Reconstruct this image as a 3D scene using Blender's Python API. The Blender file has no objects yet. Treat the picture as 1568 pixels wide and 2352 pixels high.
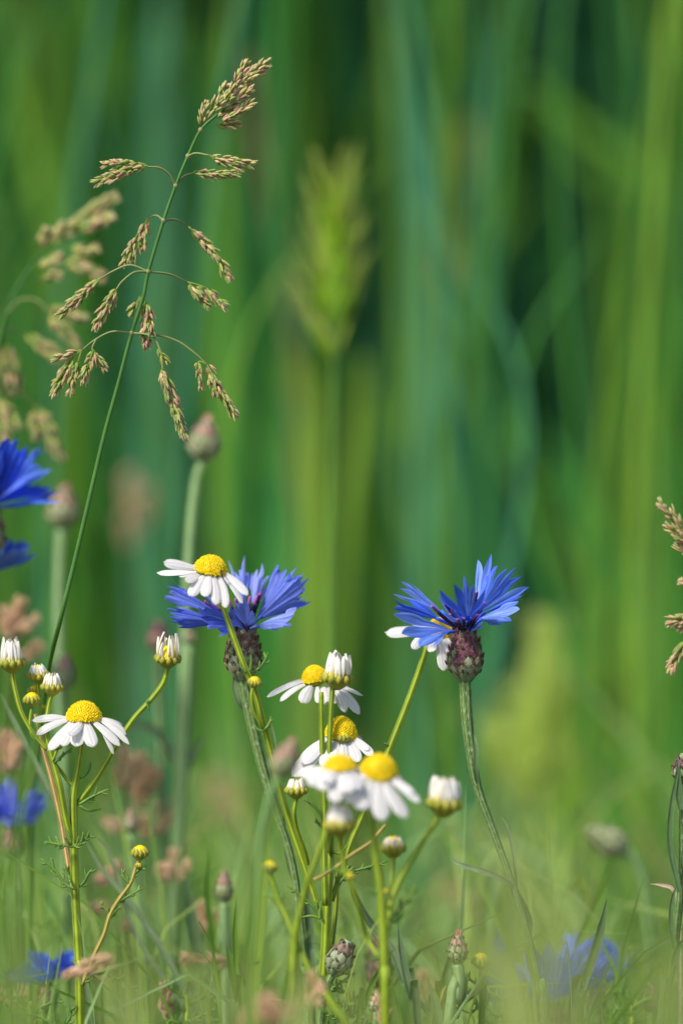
import bpy, math, random
from mathutils import Vector, Matrix

# ------------------------------------------------------------------ camera, sky, sun, exposure
SC = bpy.context.scene
COL = SC.collection
PITCH = math.radians(6.0)
FWD = Vector((0, math.cos(PITCH), -math.sin(PITCH)))
UPV = Vector((0, math.sin(PITCH), math.cos(PITCH)))
RGT = Vector((1, 0, 0))
TOC = -FWD
CAMP = Vector((0, -1.0, 0.525))
S = 0.26 / 2352.0                      # metres per photo unit at one metre

cam = bpy.data.cameras.new('camera')
cam.sensor_fit = 'VERTICAL'
cam.sensor_height = 36.0
cam.sensor_width = 24.0
cam.lens = 36.0 / 0.26
cam.clip_start = 0.02
cam.clip_end = 500.0
cam.dof.use_dof = True
cam.dof.focus_distance = 1.0
cam.dof.aperture_fstop = 4.5
cam.dof.aperture_blades = 0
camo = bpy.data.objects.new('camera', cam)
COL.objects.link(camo)
camo.location = CAMP
camo.rotation_euler = (math.pi / 2 - PITCH, 0, 0)
SC.camera = camo

SUN_EL, SUN_AZ = 52.0, -50.0           # azimuth measured from behind the camera towards the left
world = bpy.data.worlds.new('World')
SC.world = world
world.use_nodes = True
wn = world.node_tree
bg = wn.nodes['Background']
sky = wn.nodes.new('ShaderNodeTexSky')
sky.sky_type = 'NISHITA'
sky.sun_disc = False
sky.sun_elevation = math.radians(SUN_EL)
sky.sun_rotation = math.radians(180 + 50)
sky.dust_density = 3.0
sky.air_density = 1.0
wn.links.new(sky.outputs[0], bg.inputs[0])
bg.inputs[1].default_value = 0.10
sun = bpy.data.lights.new('sun', 'SUN')
sun.energy = 2.2
sun.angle = math.radians(7)
sun.color = (1.0, 0.93, 0.82)
suno = bpy.data.objects.new('sun', sun)
COL.objects.link(suno)
az = math.radians(SUN_AZ)
el = math.radians(SUN_EL)
sdir = Vector((math.sin(az) * math.cos(el), -math.cos(az) * math.cos(el), math.sin(el)))
suno.rotation_euler = (-sdir).to_track_quat('-Z', 'Y').to_euler()
suno.location = sdir * 20

SC.view_settings.view_transform = 'Standard'
SC.view_settings.look = 'None'
SC.view_settings.exposure = 0.80
SC.view_settings.gamma = 1.0
SC.view_settings.use_curve_mapping = False
SC.render.engine = 'CYCLES'
SC.cycles.use_denoising = True
SC.cycles.max_bounces = 8
SC.cycles.transmission_bounces = 4
SC.cycles.diffuse_bounces = 4

# ------------------------------------------------------------------ helpers
def P(px, py, dz=0.0):
    """a point of the place: photo position (1568 x 2352 units) at 1 m + dz along the view axis"""
    d = 1.0 + dz
    return CAMP + FWD * d + RGT * ((px - 784) * S * d) + UPV * ((1176 - py) * S * d)

def M(px, dz=0.0):
    return px * S * (1.0 + dz)

def lerp(a, b, t):
    return a + (b - a) * t

def catmull(pts, k):
    """pts: list of Vectors; returns refined list and parameter list"""
    n = len(pts)
    if n < 3 or k < 2:
        return list(pts), [float(i) for i in range(n)]
    out, par = [], []
    for i in range(n - 1):
        p0 = pts[i - 1] if i > 0 else pts[i] * 2 - pts[i + 1]
        p1, p2 = pts[i], pts[i + 1]
        p3 = pts[i + 2] if i + 2 < n else pts[i + 1] * 2 - pts[i]
        for j in range(k):
            t = j / k
            out.append(0.5 * ((2 * p1) + (p2 - p0) * t + (2 * p0 - 5 * p1 + 4 * p2 - p3) * t * t + (3 * p1 - p0 - 3 * p2 + p3) * t ** 3))
            par.append(i + t)
    out.append(pts[-1].copy())
    par.append(float(n - 1))
    return out, par

def perp(t, hint=None):
    h = hint if hint is not None else TOC
    a = t.cross(h)
    if a.length < 1e-6:
        a = t.cross(Vector((0.3, 0.5, 0.8)))
    a.normalize()
    b = a.cross(t).normalized()
    return a, b

class MB:
    def __init__(self):
        self.v, self.f, self.a = [], [], []

    def add(self, p, u=0.0, v=0.0, r=0.5):
        self.v.append((p.x, p.y, p.z))
        self.a.append((u, v, r))
        return len(self.v) - 1

    def grid(self, rows, us, vs, r, closed=False):
        """rows: list of lists of points"""
        idx = []
        for i, row in enumerate(rows):
            idx.append([self.add(p, us[j], vs[i], r) for j, p in enumerate(row)])
        n = len(rows[0])
        for i in range(len(rows) - 1):
            for j in range(n if closed else n - 1):
                k = (j + 1) % n
                self.f.append((idx[i][j], idx[i][k], idx[i + 1][k], idx[i + 1][j]))
        return idx

    def tube(self, pts, rad, n=8, k=4, ribs=0, depth=0.0, r=0.5, cap=True):
        q, par = catmull(pts, k)
        if not isinstance(rad, (list, tuple)):
            rad = [rad] * len(pts)
        rows = []
        a = None
        ln = 0.0
        vs = []
        for i, p in enumerate(q):
            t = (q[min(i + 1, len(q) - 1)] - q[max(i - 1, 0)])
            if t.length < 1e-9:
                t = Vector((0, 0, 1))
            t.normalize()
            if a is None:
                a, b = perp(t)
            else:
                a = (a - t * a.dot(t))
                if a.length < 1e-6:
                    a, b = perp(t)
                a.normalize()
                b = a.cross(t)
            if i:
                ln += (p - q[i - 1]).length
            vs.append(ln * 100)
            x = par[i]
            i0 = min(int(x), len(rad) - 1)
            i1 = min(i0 + 1, len(rad) - 1)
            R = lerp(rad[i0], rad[i1], x - i0)
            row = []
            for j in range(n):
                th = 2 * math.pi * j / n
                rr = R
                if ribs:
                    rr = R * (1 + depth * math.cos(ribs * th))
                row.append(p + a * (math.cos(th) * rr) + b * (math.sin(th) * rr))
            rows.append(row)
        idx = self.grid(rows, [j / n for j in range(n)], vs, r, closed=True)
        if cap:
            for e, s in ((idx[0], q[0]), (idx[-1], q[-1])):
                c = self.add(s, 0.5, vs[0] if e is idx[0] else vs[-1], r)
                for j in range(n):
                    self.f.append((e[j], e[(j + 1) % n], c) if e is idx[-1] else (e[(j + 1) % n], e[j], c))

    def ribbon(self, pts, wid, hint=None, fold=0.25, k=5, r=0.5, cols=4, twist=0.0, taper=True):
        """long blade: wid is the full width in metres (list per control point or one number)"""
        q, par = catmull(pts, k)
        rows, vs = [], []
        m = len(q) - 1
        for i, p in enumerate(q):
            t = (q[min(i + 1, m)] - q[max(i - 1, 0)]).normalized()
            a, b = perp(t, hint)
            if twist:
                mt = Matrix.Rotation(twist * i / m, 3, t)
                a, b = mt @ a, mt @ b
            if isinstance(wid, (list, tuple)):
                x = par[i]
                i0 = min(int(x), len(wid) - 1)
                i1 = min(i0 + 1, len(wid) - 1)
                w = lerp(wid[i0], wid[i1], x - i0)
            else:
                s = i / m
                w = wid * (min(1.0, 0.55 + 2 * s) * (1 - s ** 3) + 0.02) if taper else wid
            row = []
            for j in range(cols + 1):
                u = 2 * j / cols - 1
                row.append(p + a * (u * w / 2) + b * (-(1 - abs(u)) * w * fold))
            rows.append(row)
            vs.append(i / m)
        self.grid(rows, [j / cols for j in range(cols + 1)], vs, r)

    def lemma(self, p0, p1, w, r=0.5, n=6, v0=0.0):
        """a small pointed grain: spindle from p0 to p1"""
        t = (p1 - p0)
        a, b = perp(t.normalized())
        prof = ((0, .35), (.25, .95), (.5, 1.0), (.78, .55), (1, .04))
        rows = [[p0 + t * s + a * (math.cos(2 * math.pi * j / n) * w / 2 * x) + b * (math.sin(2 * math.pi * j / n) * w / 2 * x) for j in range(n)] for s, x in prof]
        self.grid(rows, [j / n for j in range(n)], [s for s, _ in prof], r, closed=True)

    def ball(self, c, ax, rx, rz, r=0.5, n=5, m=3):
        a, b = perp(ax)
        rows, vs = [], []
        for i in range(m + 1):
            ph = math.pi * i / m
            rows.append([c + ax * (-math.cos(ph) * rz) + (a * math.cos(2 * math.pi * j / n) + b * math.sin(2 * math.pi * j / n)) * (math.sin(ph) * rx + 1e-6) for j in range(n)])
            vs.append(i / m)
        self.grid(rows, [j / n for j in range(n)], vs, r, closed=True)

    def build(self, name, mat, parent=None, smooth=True):
        off = parent['_loc'] if parent is not None else (0, 0, 0)
        me = bpy.data.meshes.new(name)
        me.from_pydata([(x - off[0], y - off[1], z - off[2]) for x, y, z in self.v], [], self.f)
        at = me.attributes.new('uvr', 'FLOAT_VECTOR', 'POINT')
        flat = [c for t in self.a for c in t]
        at.data.foreach_set('vector', flat)
        if smooth:
            me.polygons.foreach_set('use_smooth', [True] * len(me.polygons))
        me.materials.append(mat)
        me.update()
        o = bpy.data.objects.new(name, me)
        COL.objects.link(o)
        if parent is not None:
            p = parent
            o.parent = p if p.type == 'EMPTY' or True else None
            o['_loc'] = off
        return o

def thing(name, label, cat, loc, group=None):
    o = bpy.data.objects.new(name, None)
    o.empty_display_size = 0.02
    COL.objects.link(o)
    o.location = loc
    o['_loc'] = (loc[0], loc[1], loc[2])
    o['label'] = label
    o['category'] = cat
    if group:
        o['group'] = group
    return o

def tag(o, label=None, cat=None, group=None, kind=None):
    for k, x in (('label', label), ('category', cat), ('group', group), ('kind', kind)):
        if x:
            o[k] = x
    return o

# ------------------------------------------------------------------ materials
def plant_mat(name, stops, noise=0.25, nscale=300.0, stripes=0, stripe_amt=0.35, transl=0.0, rough=0.5, vmix=None,
              bump=0.0, fleck=None, fleck_amt=0.0, spec=0.3, ustripe_noise=False, tcol=None):
    """stops: [(pos, rgb)] picked by the per-piece number; noise varies the value; stripes run along the piece"""
    m = bpy.data.materials.new(name)
    m.use_nodes = True
    nt = m.node_tree
    N, L = nt.nodes, nt.links
    N.clear()
    out = N.new('ShaderNodeOutputMaterial')
    bs = N.new('ShaderNodeBsdfPrincipled')
    bs.inputs['Roughness'].default_value = rough
    bs.inputs['Specular IOR Level'].default_value = spec
    at = N.new('ShaderNodeAttribute')
    at.attribute_name = 'uvr'
    sep = N.new('ShaderNodeSeparateXYZ')
    L.new(at.outputs['Vector'], sep.inputs[0])
    ramp = N.new('ShaderNodeValToRGB')
    cr = ramp.color_ramp
    while len(cr.elements) < len(stops):
        cr.elements.new(0.5)
    for e, (p, c) in zip(cr.elements, stops):
        e.position = p
        e.color = (*c, 1)
    L.new(sep.outputs['Z'], ramp.inputs[0])
    col = ramp.outputs[0]
    if vmix:                       # colour that comes in along the length: (v0, v1, rgb, amount)
        mr = N.new('ShaderNodeMapRange')
        mr.inputs[1].default_value, mr.inputs[2].default_value = vmix[0], vmix[1]
        mr.interpolation_type = 'SMOOTHSTEP'
        mr.inputs[4].default_value = vmix[3]
        L.new(sep.outputs['Y'], mr.inputs[0])
        mx = N.new('ShaderNodeMix')
        mx.data_type = 'RGBA'
        L.new(mr.outputs[0], mx.inputs[0])
        L.new(col, mx.inputs[6])
        mx.inputs[7].default_value = (*vmix[2], 1)
        col = mx.outputs[2]
    tc = N.new('ShaderNodeTexCoord')
    nz = N.new('ShaderNodeTexNoise')
    nz.inputs['Scale'].default_value = nscale
    nz.inputs['Detail'].default_value = 3
    L.new(tc.outputs['Object'], nz.inputs['Vector'])
    val = N.new('ShaderNodeMapRange')
    val.inputs[1].default_value, val.inputs[2].default_value = 0.25, 0.75
    val.inputs[3].default_value, val.inputs[4].default_value = 1 - noise, 1 + noise
    L.new(nz.outputs['Fac'], val.inputs[0])
    v = val.outputs[0]
    hgt = None
    if stripes:
        if ustripe_noise:
            cb = N.new('ShaderNodeCombineXYZ')
            mu = N.new('ShaderNodeMath'); mu.operation = 'MULTIPLY'; mu.inputs[1].default_value = stripes
            L.new(sep.outputs['X'], mu.inputs[0])
            mv = N.new('ShaderNodeMath'); mv.operation = 'MULTIPLY'; mv.inputs[1].default_value = 1.2
            L.new(sep.outputs['Y'], mv.inputs[0])
            L.new(mu.outputs[0], cb.inputs[0]); L.new(mv.outputs[0], cb.inputs[1]); L.new(sep.outputs['Z'], cb.inputs[2])
            sn = N.new('ShaderNodeTexNoise')
            sn.inputs['Scale'].default_value = 1.0
            sn.inputs['Detail'].default_value = 2
            L.new(cb.outputs[0], sn.inputs['Vector'])
            src = sn.outputs['Fac']
            lo, hi = 0.3, 0.7
        else:
            mu = N.new('ShaderNodeMath'); mu.operation = 'MULTIPLY'; mu.inputs[1].default_value = stripes * 2 * math.pi
            L.new(sep.outputs['X'], mu.inputs[0])
            sn = N.new('ShaderNodeMath'); sn.operation = 'COSINE'
            L.new(mu.outputs[0], sn.inputs[0])
            src = sn.outputs[0]
            lo, hi = -1, 1
        sr = N.new('ShaderNodeMapRange')
        sr.inputs[1].default_value, sr.inputs[2].default_value = lo, hi
        sr.inputs[3].default_value, sr.inputs[4].default_value = 1 - stripe_amt, 1 + stripe_amt
        L.new(src, sr.inputs[0])
        mm = N.new('ShaderNodeMath'); mm.operation = 'MULTIPLY'
        L.new(v, mm.inputs[0]); L.new(sr.outputs[0], mm.inputs[1])
        v = mm.outputs[0]
        hgt = sr.outputs[0]
    mul = N.new('ShaderNodeVectorMath'); mul.operation = 'SCALE'
    L.new(col, mul.inputs[0]); L.new(v, mul.inputs['Scale'])
    col = mul.outputs[0]
    if fleck:
        cb = N.new('ShaderNodeCombineXYZ')
        mu = N.new('ShaderNodeMath'); mu.operation = 'MULTIPLY'; mu.inputs[1].default_value = 26
        L.new(sep.outputs['X'], mu.inputs[0])
        mv = N.new('ShaderNodeMath'); mv.operation = 'MULTIPLY'; mv.inputs[1].default_value = 7
        L.new(sep.outputs['Y'], mv.inputs[0])
        L.new(mu.outputs[0], cb.inputs[0]); L.new(mv.outputs[0], cb.inputs[1])
        fn = N.new('ShaderNodeTexNoise'); fn.inputs['Scale'].default_value = 1.0; fn.inputs['Detail'].default_value = 3
        L.new(cb.outputs[0], fn.inputs['Vector'])
        fr = N.new('ShaderNodeMapRange'); fr.inputs[1].default_value, fr.inputs[2].default_value = 0.52, 0.68
        fr.inputs[4].default_value = fleck_amt
        L.new(fn.outputs['Fac'], fr.inputs[0])
        mx = N.new('ShaderNodeMix'); mx.data_type = 'RGBA'
        L.new(fr.outputs[0], mx.inputs[0]); L.new(col, mx.inputs[6]); mx.inputs[7].default_value = (*fleck, 1)
        col = mx.outputs[2]
    L.new(col, bs.inputs['Base Color'])
    if bump:
        bp = N.new('ShaderNodeBump')
        bp.inputs['Strength'].default_value = bump
        bp.inputs['Distance'].default_value = 0.0006
        L.new(hgt if hgt is not None else nz.outputs['Fac'], bp.inputs['Height'])
        L.new(bp.outputs[0], bs.inputs['Normal'])
    sh = bs.outputs[0]
    if transl:
        tr = N.new('ShaderNodeBsdfTranslucent')
        if tcol:
            mx = N.new('ShaderNodeMix'); mx.data_type = 'RGBA'; mx.inputs[0].default_value = 0.6
            L.new(col, mx.inputs[6]); mx.inputs[7].default_value = (*tcol, 1)
            L.new(mx.outputs[2], tr.inputs[0])
        else:
            L.new(col, tr.inputs[0])
        ms = N.new('ShaderNodeMixShader')
        ms.inputs[0].default_value = transl
        L.new(sh, ms.inputs[1]); L.new(tr.outputs[0], ms.inputs[2])
        sh = ms.outputs[0]
    L.new(sh, out.inputs[0])
    return m

MT = {}
MT['cham_stem'] = plant_mat('chamomile_stem', [(0, (.19, .28, .02)), (.5, (.26, .36, .025)), (1, (.40, .25, .10))], .2, 250, 5, .42, 0, .45)
MT['cham_leaf'] = plant_mat('chamomile_leaf', [(0, (.11, .25, .05)), (1, (.22, .36, .06))], .2, 400, transl=.2)
MT['cham_cup'] = plant_mat('chamomile_cup', [(0, (.22, .27, .03)), (1, (.38, .34, .04))], .25, 700)
MT['cham_disc'] = plant_mat('chamomile_disc', [(0, (.72, .56, .008)), (.6, (.86, .66, .006)), (1, (.92, .76, .02))], .12, 900, rough=.6)
MT['cham_petal'] = plant_mat('chamomile_petal', [(0, (.76, .76, .78)), (1, (.82, .81, .82))], .03, 300, 3, .09, .32, .5, bump=.55)
MT['cham_budpetal'] = plant_mat('chamomile_bud_petal', [(0, (.84, .82, .72)), (1, (.88, .87, .83))], .04, 500, transl=.2, vmix=(.35, 0.0, (.62, .55, .16), .8))
MT['blue'] = plant_mat('cornflower_blue', [(0, (.025, .075, .70)), (.6, (.085, .20, .90)), (1, (.22, .37, .97))], .15, 260, 3.6, .5, .38, .5, ustripe_noise=True, bump=.2)
MT['violet_blue'] = plant_mat('cornflower_violet_blue', [(0, (.08, .13, .70)), (.6, (.19, .27, .88)), (1, (.35, .42, .95))], .15, 260, 3.6, .42, .38, .5, ustripe_noise=True, bump=.2)
MT['stamen'] = plant_mat('stamen', [(0, (.010, .006, .035)), (.55, (.05, .008, .10)), (.75, (.35, .06, .35)), (1, (.55, .22, .50))], .2, 500)
MT['corn_stem'] = plant_mat('cornflower_stem', [(0, (.085, .17, .035)), (1, (.16, .26, .07))], .2, 300, 6, .35, 0, .6, fleck=(.42, .50, .36), fleck_amt=.75)
MT['corn_leaf'] = plant_mat('cornflower_leaf', [(0, (.06, .15, .04)), (1, (.24, .33, .17))], .2, 300, 2, .15, .2, .6, fleck=(.35, .42, .28), fleck_amt=.4)
MT['scale_green'] = plant_mat('bract_green', [(0, (.14, .23, .10)), (1, (.30, .36, .24))], .3, 900, rough=.6, fleck=(.45, .47, .40), fleck_amt=.5)
MT['scale_purple'] = plant_mat('bract_purple', [(0, (.06, .04, .05)), (.55, (.12, .055, .085)), (1, (.20, .02, .09))], .35, 900, rough=.6, fleck=(.30, .26, .26), fleck_amt=.55)
MT['fringe'] = plant_mat('bract_fringe', [(0, (.055, .025, .012)), (.6, (.14, .075, .035)), (1, (.45, .38, .26))], .2, 500, rough=.7)
MT['grass_stem'] = plant_mat('grass_stem', [(0, (.035, .15, .022)), (.5, (.09, .22, .04)), (1, (.34, .30, .14))], .15, 150, 2, .12)
MT['spikelet'] = plant_mat('spikelet', [(0, (.20, .38, .06)), (.45, (.42, .50, .10)), (.65, (.68, .58, .22)), (.8, (.55, .27, .21)), (1, (.82, .64, .36))], .2, 700, 3, .2, .35, vmix=(.4, .95, (.94, .76, .54), .6))
MT['spikelet_tan'] = plant_mat('spikelet_tan', [(0, (.58, .52, .22)), (.5, (.86, .60, .40)), (1, (.90, .72, .52))], .2, 700, transl=.45, vmix=(.3, 1, (.92, .64, .46), .65))
MT['brome'] = plant_mat('green_spikelet', [(0, (.15, .38, .010)), (.5, (.28, .52, .018)), (.8, (.44, .60, .05)), (1, (.60, .68, .22))], .2, 400, transl=.35)
MT['blade'] = plant_mat('green_blade', [(0, (.06, .18, .02)), (.5, (.13, .30, .03)), (1, (.32, .40, .06))], .2, 60, 4, .12, .3)
MT['pink_bud'] = plant_mat('pink_bud', [(0, (.16, .20, .10)), (1, (.26, .27, .16))], .25, 500, vmix=(.55, .9, (.40, .13, .13), .85))
MT['meadow'] = plant_mat('meadow_blade', [(0, (.09, .25, .03)), (.5, (.22, .42, .055)), (1, (.50, .60, .18))], .2, 60, 4, .12, .4)
MT['pale_stem'] = plant_mat('pale_stem', [(0, (.12, .27, .06)), (1, (.34, .52, .22))], .15, 200, 5, .12, .2)
MT['lime_ear'] = plant_mat('lime_ear', [(0, (.48, .68, .06)), (1, (.72, .84, .26))], .15, 300, transl=.4)
MT['soil'] = None

# ------------------------------------------------------------------ generic plant pieces
def to_ground(pts, drift=(0.0, 0.0)):
    """continue a path (top -> bottom) down to the soil"""
    last, prev = pts[-1], pts[-2]
    t = (last - prev).normalized()
    g = Vector((last.x + t.x * 0.06 + drift[0], last.y + t.y * 0.04 + drift[1], 0.0))
    mid = lerp(last, g, 0.45) + Vector((t.x, t.y, 0)) * 0.012
    return pts + [mid, g]

def axis_vec(x, y, t):
    return (RGT * x + UPV * y + TOC * t).normalized()

def dome(mb, c, ax, r, h, rng, n=430):
    """disc of many tiny florets over a dome"""
    a, b = perp(ax)
    rows, vs = [], []
    m, nn = 8, 20
    for i in range(m + 1):
        ph = (math.pi / 2) * i / m
        rr = r * 0.95 * math.cos(ph) ** 1.05 if i < m else 1e-5
        rows.append([c + ax * (h * 0.96 * math.sin(ph)) + (a * math.cos(2 * math.pi * j / nn) + b * math.sin(2 * math.pi * j / nn)) * rr for j in range(nn)])
        vs.append(i / m)
    mb.grid(rows, [j / nn for j in range(nn)], vs, .35, closed=True)
    for k in range(n):
        f = (k + .5) / n
        ph = math.asin(max(0, 1 - f)) if f < 1 else 0
        ph = math.pi / 2 * (1 - math.sqrt(f))
        th = k * 2.39996
        d = (a * math.cos(th) + b * math.sin(th))
        rad = r * .95 * math.cos(ph) ** 1.05
        p = c + ax * (h * .96 * math.sin(ph)) + d * rad + Vector((rng.uniform(-1, 1), rng.uniform(-1, 1), rng.uniform(-1, 1))) * r * .014
        nrm = (d * math.cos(ph) * h + ax * math.sin(ph) * r).normalized()
        big = 1.0 + .9 * max(0, .5 - ph)
        mb.ball(p, nrm, r * .050 * big * rng.uniform(.8, 1.25), r * .085 * big * rng.uniform(.6, 1.4), r=rng.uniform(.15, 1) * (0.35 + .65 * f), n=5, m=3)

def cup(mb, c, ax, r, h, rng, ribs=13):
    """green involucre below a head: c is the rim centre"""
    a, b = perp(ax)
    rows, vs = [], []
    for i in range(6):
        s = i / 5
        rr = r * (0.22 + 0.78 * math.sin(s * math.pi / 2) ** .8)
        row = []
        for j in range(ribs * 4):
            th = 2 * math.pi * j / (ribs * 4)
            q = rr * (1 + .05 * math.cos(ribs * th) * s)
            row.append(c + ax * (-h * (1 - s)) + (a * math.cos(th) + b * math.sin(th)) * q)
        rows.append(row)
        vs.append(s)
    mb.grid(rows, [j / 8 for j in range(ribs * 4)], vs, rng.uniform(.2, .6), closed=True)

def petal(mb, p0, p1, w, sag, nrm, r=.5, curl=0.15, notch=True, m=9, cols=6):
    """strap-shaped ray floret from p0 to p1"""
    L0 = (p1 - p0).length
    rs = random.Random(int(r * 1e6))
    nrm = (nrm + RGT * rs.uniform(-.35, .35)).normalized()
    ctrl = (p0 + p1) / 2 + sag + (p1 - p0).cross(nrm) * rs.uniform(-.08, .08)
    rows, vs = [], []
    for i in range(m + 1):
        s = i / m
        p = p0 * (1 - s) ** 2 + ctrl * (2 * s * (1 - s)) + p1 * s * s
        t = ((ctrl - p0) * (1 - s) + (p1 - ctrl) * s).normalized()
        side = t.cross(nrm)
        if side.length < 1e-5:
            side = t.cross(UPV)
        side.normalize()
        up = side.cross(t)
        ww = w * (0.48 + 0.52 * math.sin(min(1, s / .62) * math.pi / 2))
        if s > .72:
            ww *= math.sqrt(max(0.0, 1 - ((s - .72) / .285) ** 2))
        row = []
        for j in range(cols + 1):
            u = 2 * j / cols - 1
            dip = -curl * w * u * u + .05 * w * math.cos(u * math.pi * 3)
            q = p + side * (u * ww / 2) + up * dip
            if notch and i == m:
                q = q + t * (w * .10 * math.cos(u * math.pi * 1.5))
            row.append(q)
        rows.append(row)
        vs.append(s)
    mb.grid(rows, [j / cols for j in range(cols + 1)], vs, r)

def chamomile_head(root, c, dz, r, h, ax, petals, seed, dzs=0.004):
    """petals: (bx, by, tx, ty, w[, dtip[, sag]]) in photo units; c = rim centre"""
    rng = random.Random(seed)
    cc = P(c[0], c[1], dz)
    R, H = M(r, dz), M(h, dz)
    mb = MB()
    cup(mb, cc + ax * (-.0002), ax, R * .82, R * .42, rng)
    head = mb.build('flower_head', MT['cham_cup'], root)
    mb = MB()
    dome(mb, cc, ax, R, H, rng)
    mb.build('disc', MT['cham_disc'], head)
    for q in petals:
        bx, by, tx, ty, w = q[:5]
        dt = q[5] if len(q) > 5 else -(dzs if ty - by > 15 else dzs * .4)
        sg = q[6] if len(q) > 6 else 4
        off = (bx - c[0]) / r
        db = -M(r) * math.sqrt(max(0.0, 1 - min(1, off * off))) * .85 if dt <= 0 else M(r) * .5
        p0 = P(bx, by, dz + db)
        p1 = P(tx, ty, dz + db + dt)
        mb = MB()
        nr = (TOC * .75 + UPV * .55 + RGT * (tx - bx) * .004).normalized()
        petal(mb, p0, p1, M(w * 1.27, dz), (UPV * .8 + TOC * .5) * M(sg, dz), nr, rng.random(), curl=rng.uniform(.02, .13))
        mb.build('petal', MT['cham_petal'], head)
    return head

def chamomile_bud(root, c, dz, r, ax, kind, seed, tall=1.0, name='flower_bud'):
    rng = random.Random(seed)
    cc = P(c[0], c[1], dz)
    R = M(r, dz)
    mb = MB()
    cup(mb, cc, ax, R, R * 1.0, rng, ribs=11)
    a, b = perp(ax)
    n = 11
    for k in range(n):                       # bract tips folding over the rim
        th = 2 * math.pi * (k + .5) / n
        d = a * math.cos(th) + b * math.sin(th)
        mb.lemma(cc + d * R * .97 - ax * R * .45, cc + d * R * (.86 if kind != 'green' else .6) + ax * R * (.28 if kind != 'green' else .5), R * .5, r=rng.uniform(.2, .9))
    bud = mb.build(name, MT['cham_cup'], root)
    mb = MB()
    if kind == 'green':
        dome(mb, cc + ax * R * .05, ax, R * .82, R * .72, rng, 60)
    elif kind == 'half':
        dome(mb, cc, ax, R * .86, R * .95, rng, 130)
    else:
        dome(mb, cc, ax, R * .86, R * .85, rng, 90)
    mb.build('disc', MT['cham_disc'], bud)
    if kind == 'green':
        return bud
    n = {'half': 13, 'white': 16, 'full': 18}[kind]
    for k in range(n):
        th = 2 * math.pi * k / n + rng.uniform(-.12, .12)
        d = a * math.cos(th) + b * math.sin(th)
        L = R * {'half': 2.1, 'white': 1.15, 'full': 1.75}[kind] * tall * (rng.uniform(.62, 1.12) if kind == 'half' else rng.uniform(.80, 1.1))
        lean = {'half': rng.uniform(.45, .85), 'white': rng.uniform(.35, .6), 'full': rng.uniform(.38, .82)}[kind]
        p0 = cc + d * R * .92 - ax * R * .05
        p1 = cc + d * R * lean + ax * L + (a * rng.uniform(-.2, .2) + b * rng.uniform(-.2, .2)) * R * {'half': 1.2, 'full': .6, 'white': .3}[kind]
        mb = MB()
        petal(mb, p0, p1, R * {'half': .30, 'white': .36, 'full': .40}[kind] * rng.uniform(.75, 1.2), d * R * .22, d, rng.random(), curl=.35, m=6, cols=4)
        mb.build('petal', MT['cham_budpetal'], bud)
    return bud

def stem_mesh(root, tubes, mat, name='stem', ribs=5, depth=.08, seg=5, n=15):
    """tubes: list of (points, radii in metres, r)"""
    mb = MB()
    for pts, rad, r in tubes:
        mb.tube(pts, rad, n=n, k=seg, ribs=ribs, depth=depth, r=r)
    return mb.build(name, mat, root)

def path(l, dz=0.0):
    """[(px, py[, ddz])] -> points"""
    return [P(q[0], q[1], dz + (q[2] if len(q) > 2 else 0.0)) for q in l]

def feather(root, pts, lobes, ll, seed, dz=0.0, r=2.7, name='leaf', mat='cham_leaf'):
    """finely cut chamomile leaf: rachis points in photo units, thread lobes along it"""
    rng = random.Random(seed)
    q = path(pts, dz)
    mb = MB()
    R = M(r, dz)
    mb.tube(q, [R * 1.2] * (len(q) - 1) + [R * .5], n=6, k=4, r=rng.random())
    rf, _ = catmull(q, 8)
    m = len(rf) - 1
    for i in range(lobes):
        s = (i + .8) / (lobes + .6)
        k = int(s * m)
        p = rf[k]
        t = (rf[min(k + 1, m)] - rf[max(k - 1, 0)]).normalized()
        a, b = perp(t)
        sd = 1 if i % 2 == 0 else -1
        L = M(ll, dz) * rng.uniform(.65, 1.1) * (1 - .35 * s)
        dirv = (t * .75 + a * sd * rng.uniform(.55, .9) + b * rng.uniform(-.6, .6)).normalized()
        tip = p + dirv * L + UPV * L * .22
        mid = p + dirv * L * .5 - UPV * L * .04
        mb.tube([p, mid, tip], [R, R * 1.05, R * .45], n=6, k=3, r=rng.random())
        if L > M(20):
            for s2 in (.45, .7):
                pp = lerp(p, tip, s2)
                dv = (dirv * .7 - a * sd * .6 + UPV * .3).normalized()
                mb.tube([pp, pp + dv * L * .2, pp + dv * L * .38 + UPV * L * .05], [R * .85, R * .85, R * .4], n=6, k=2, r=rng.random())
    return mb.build(name, MT[mat], root)

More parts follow.
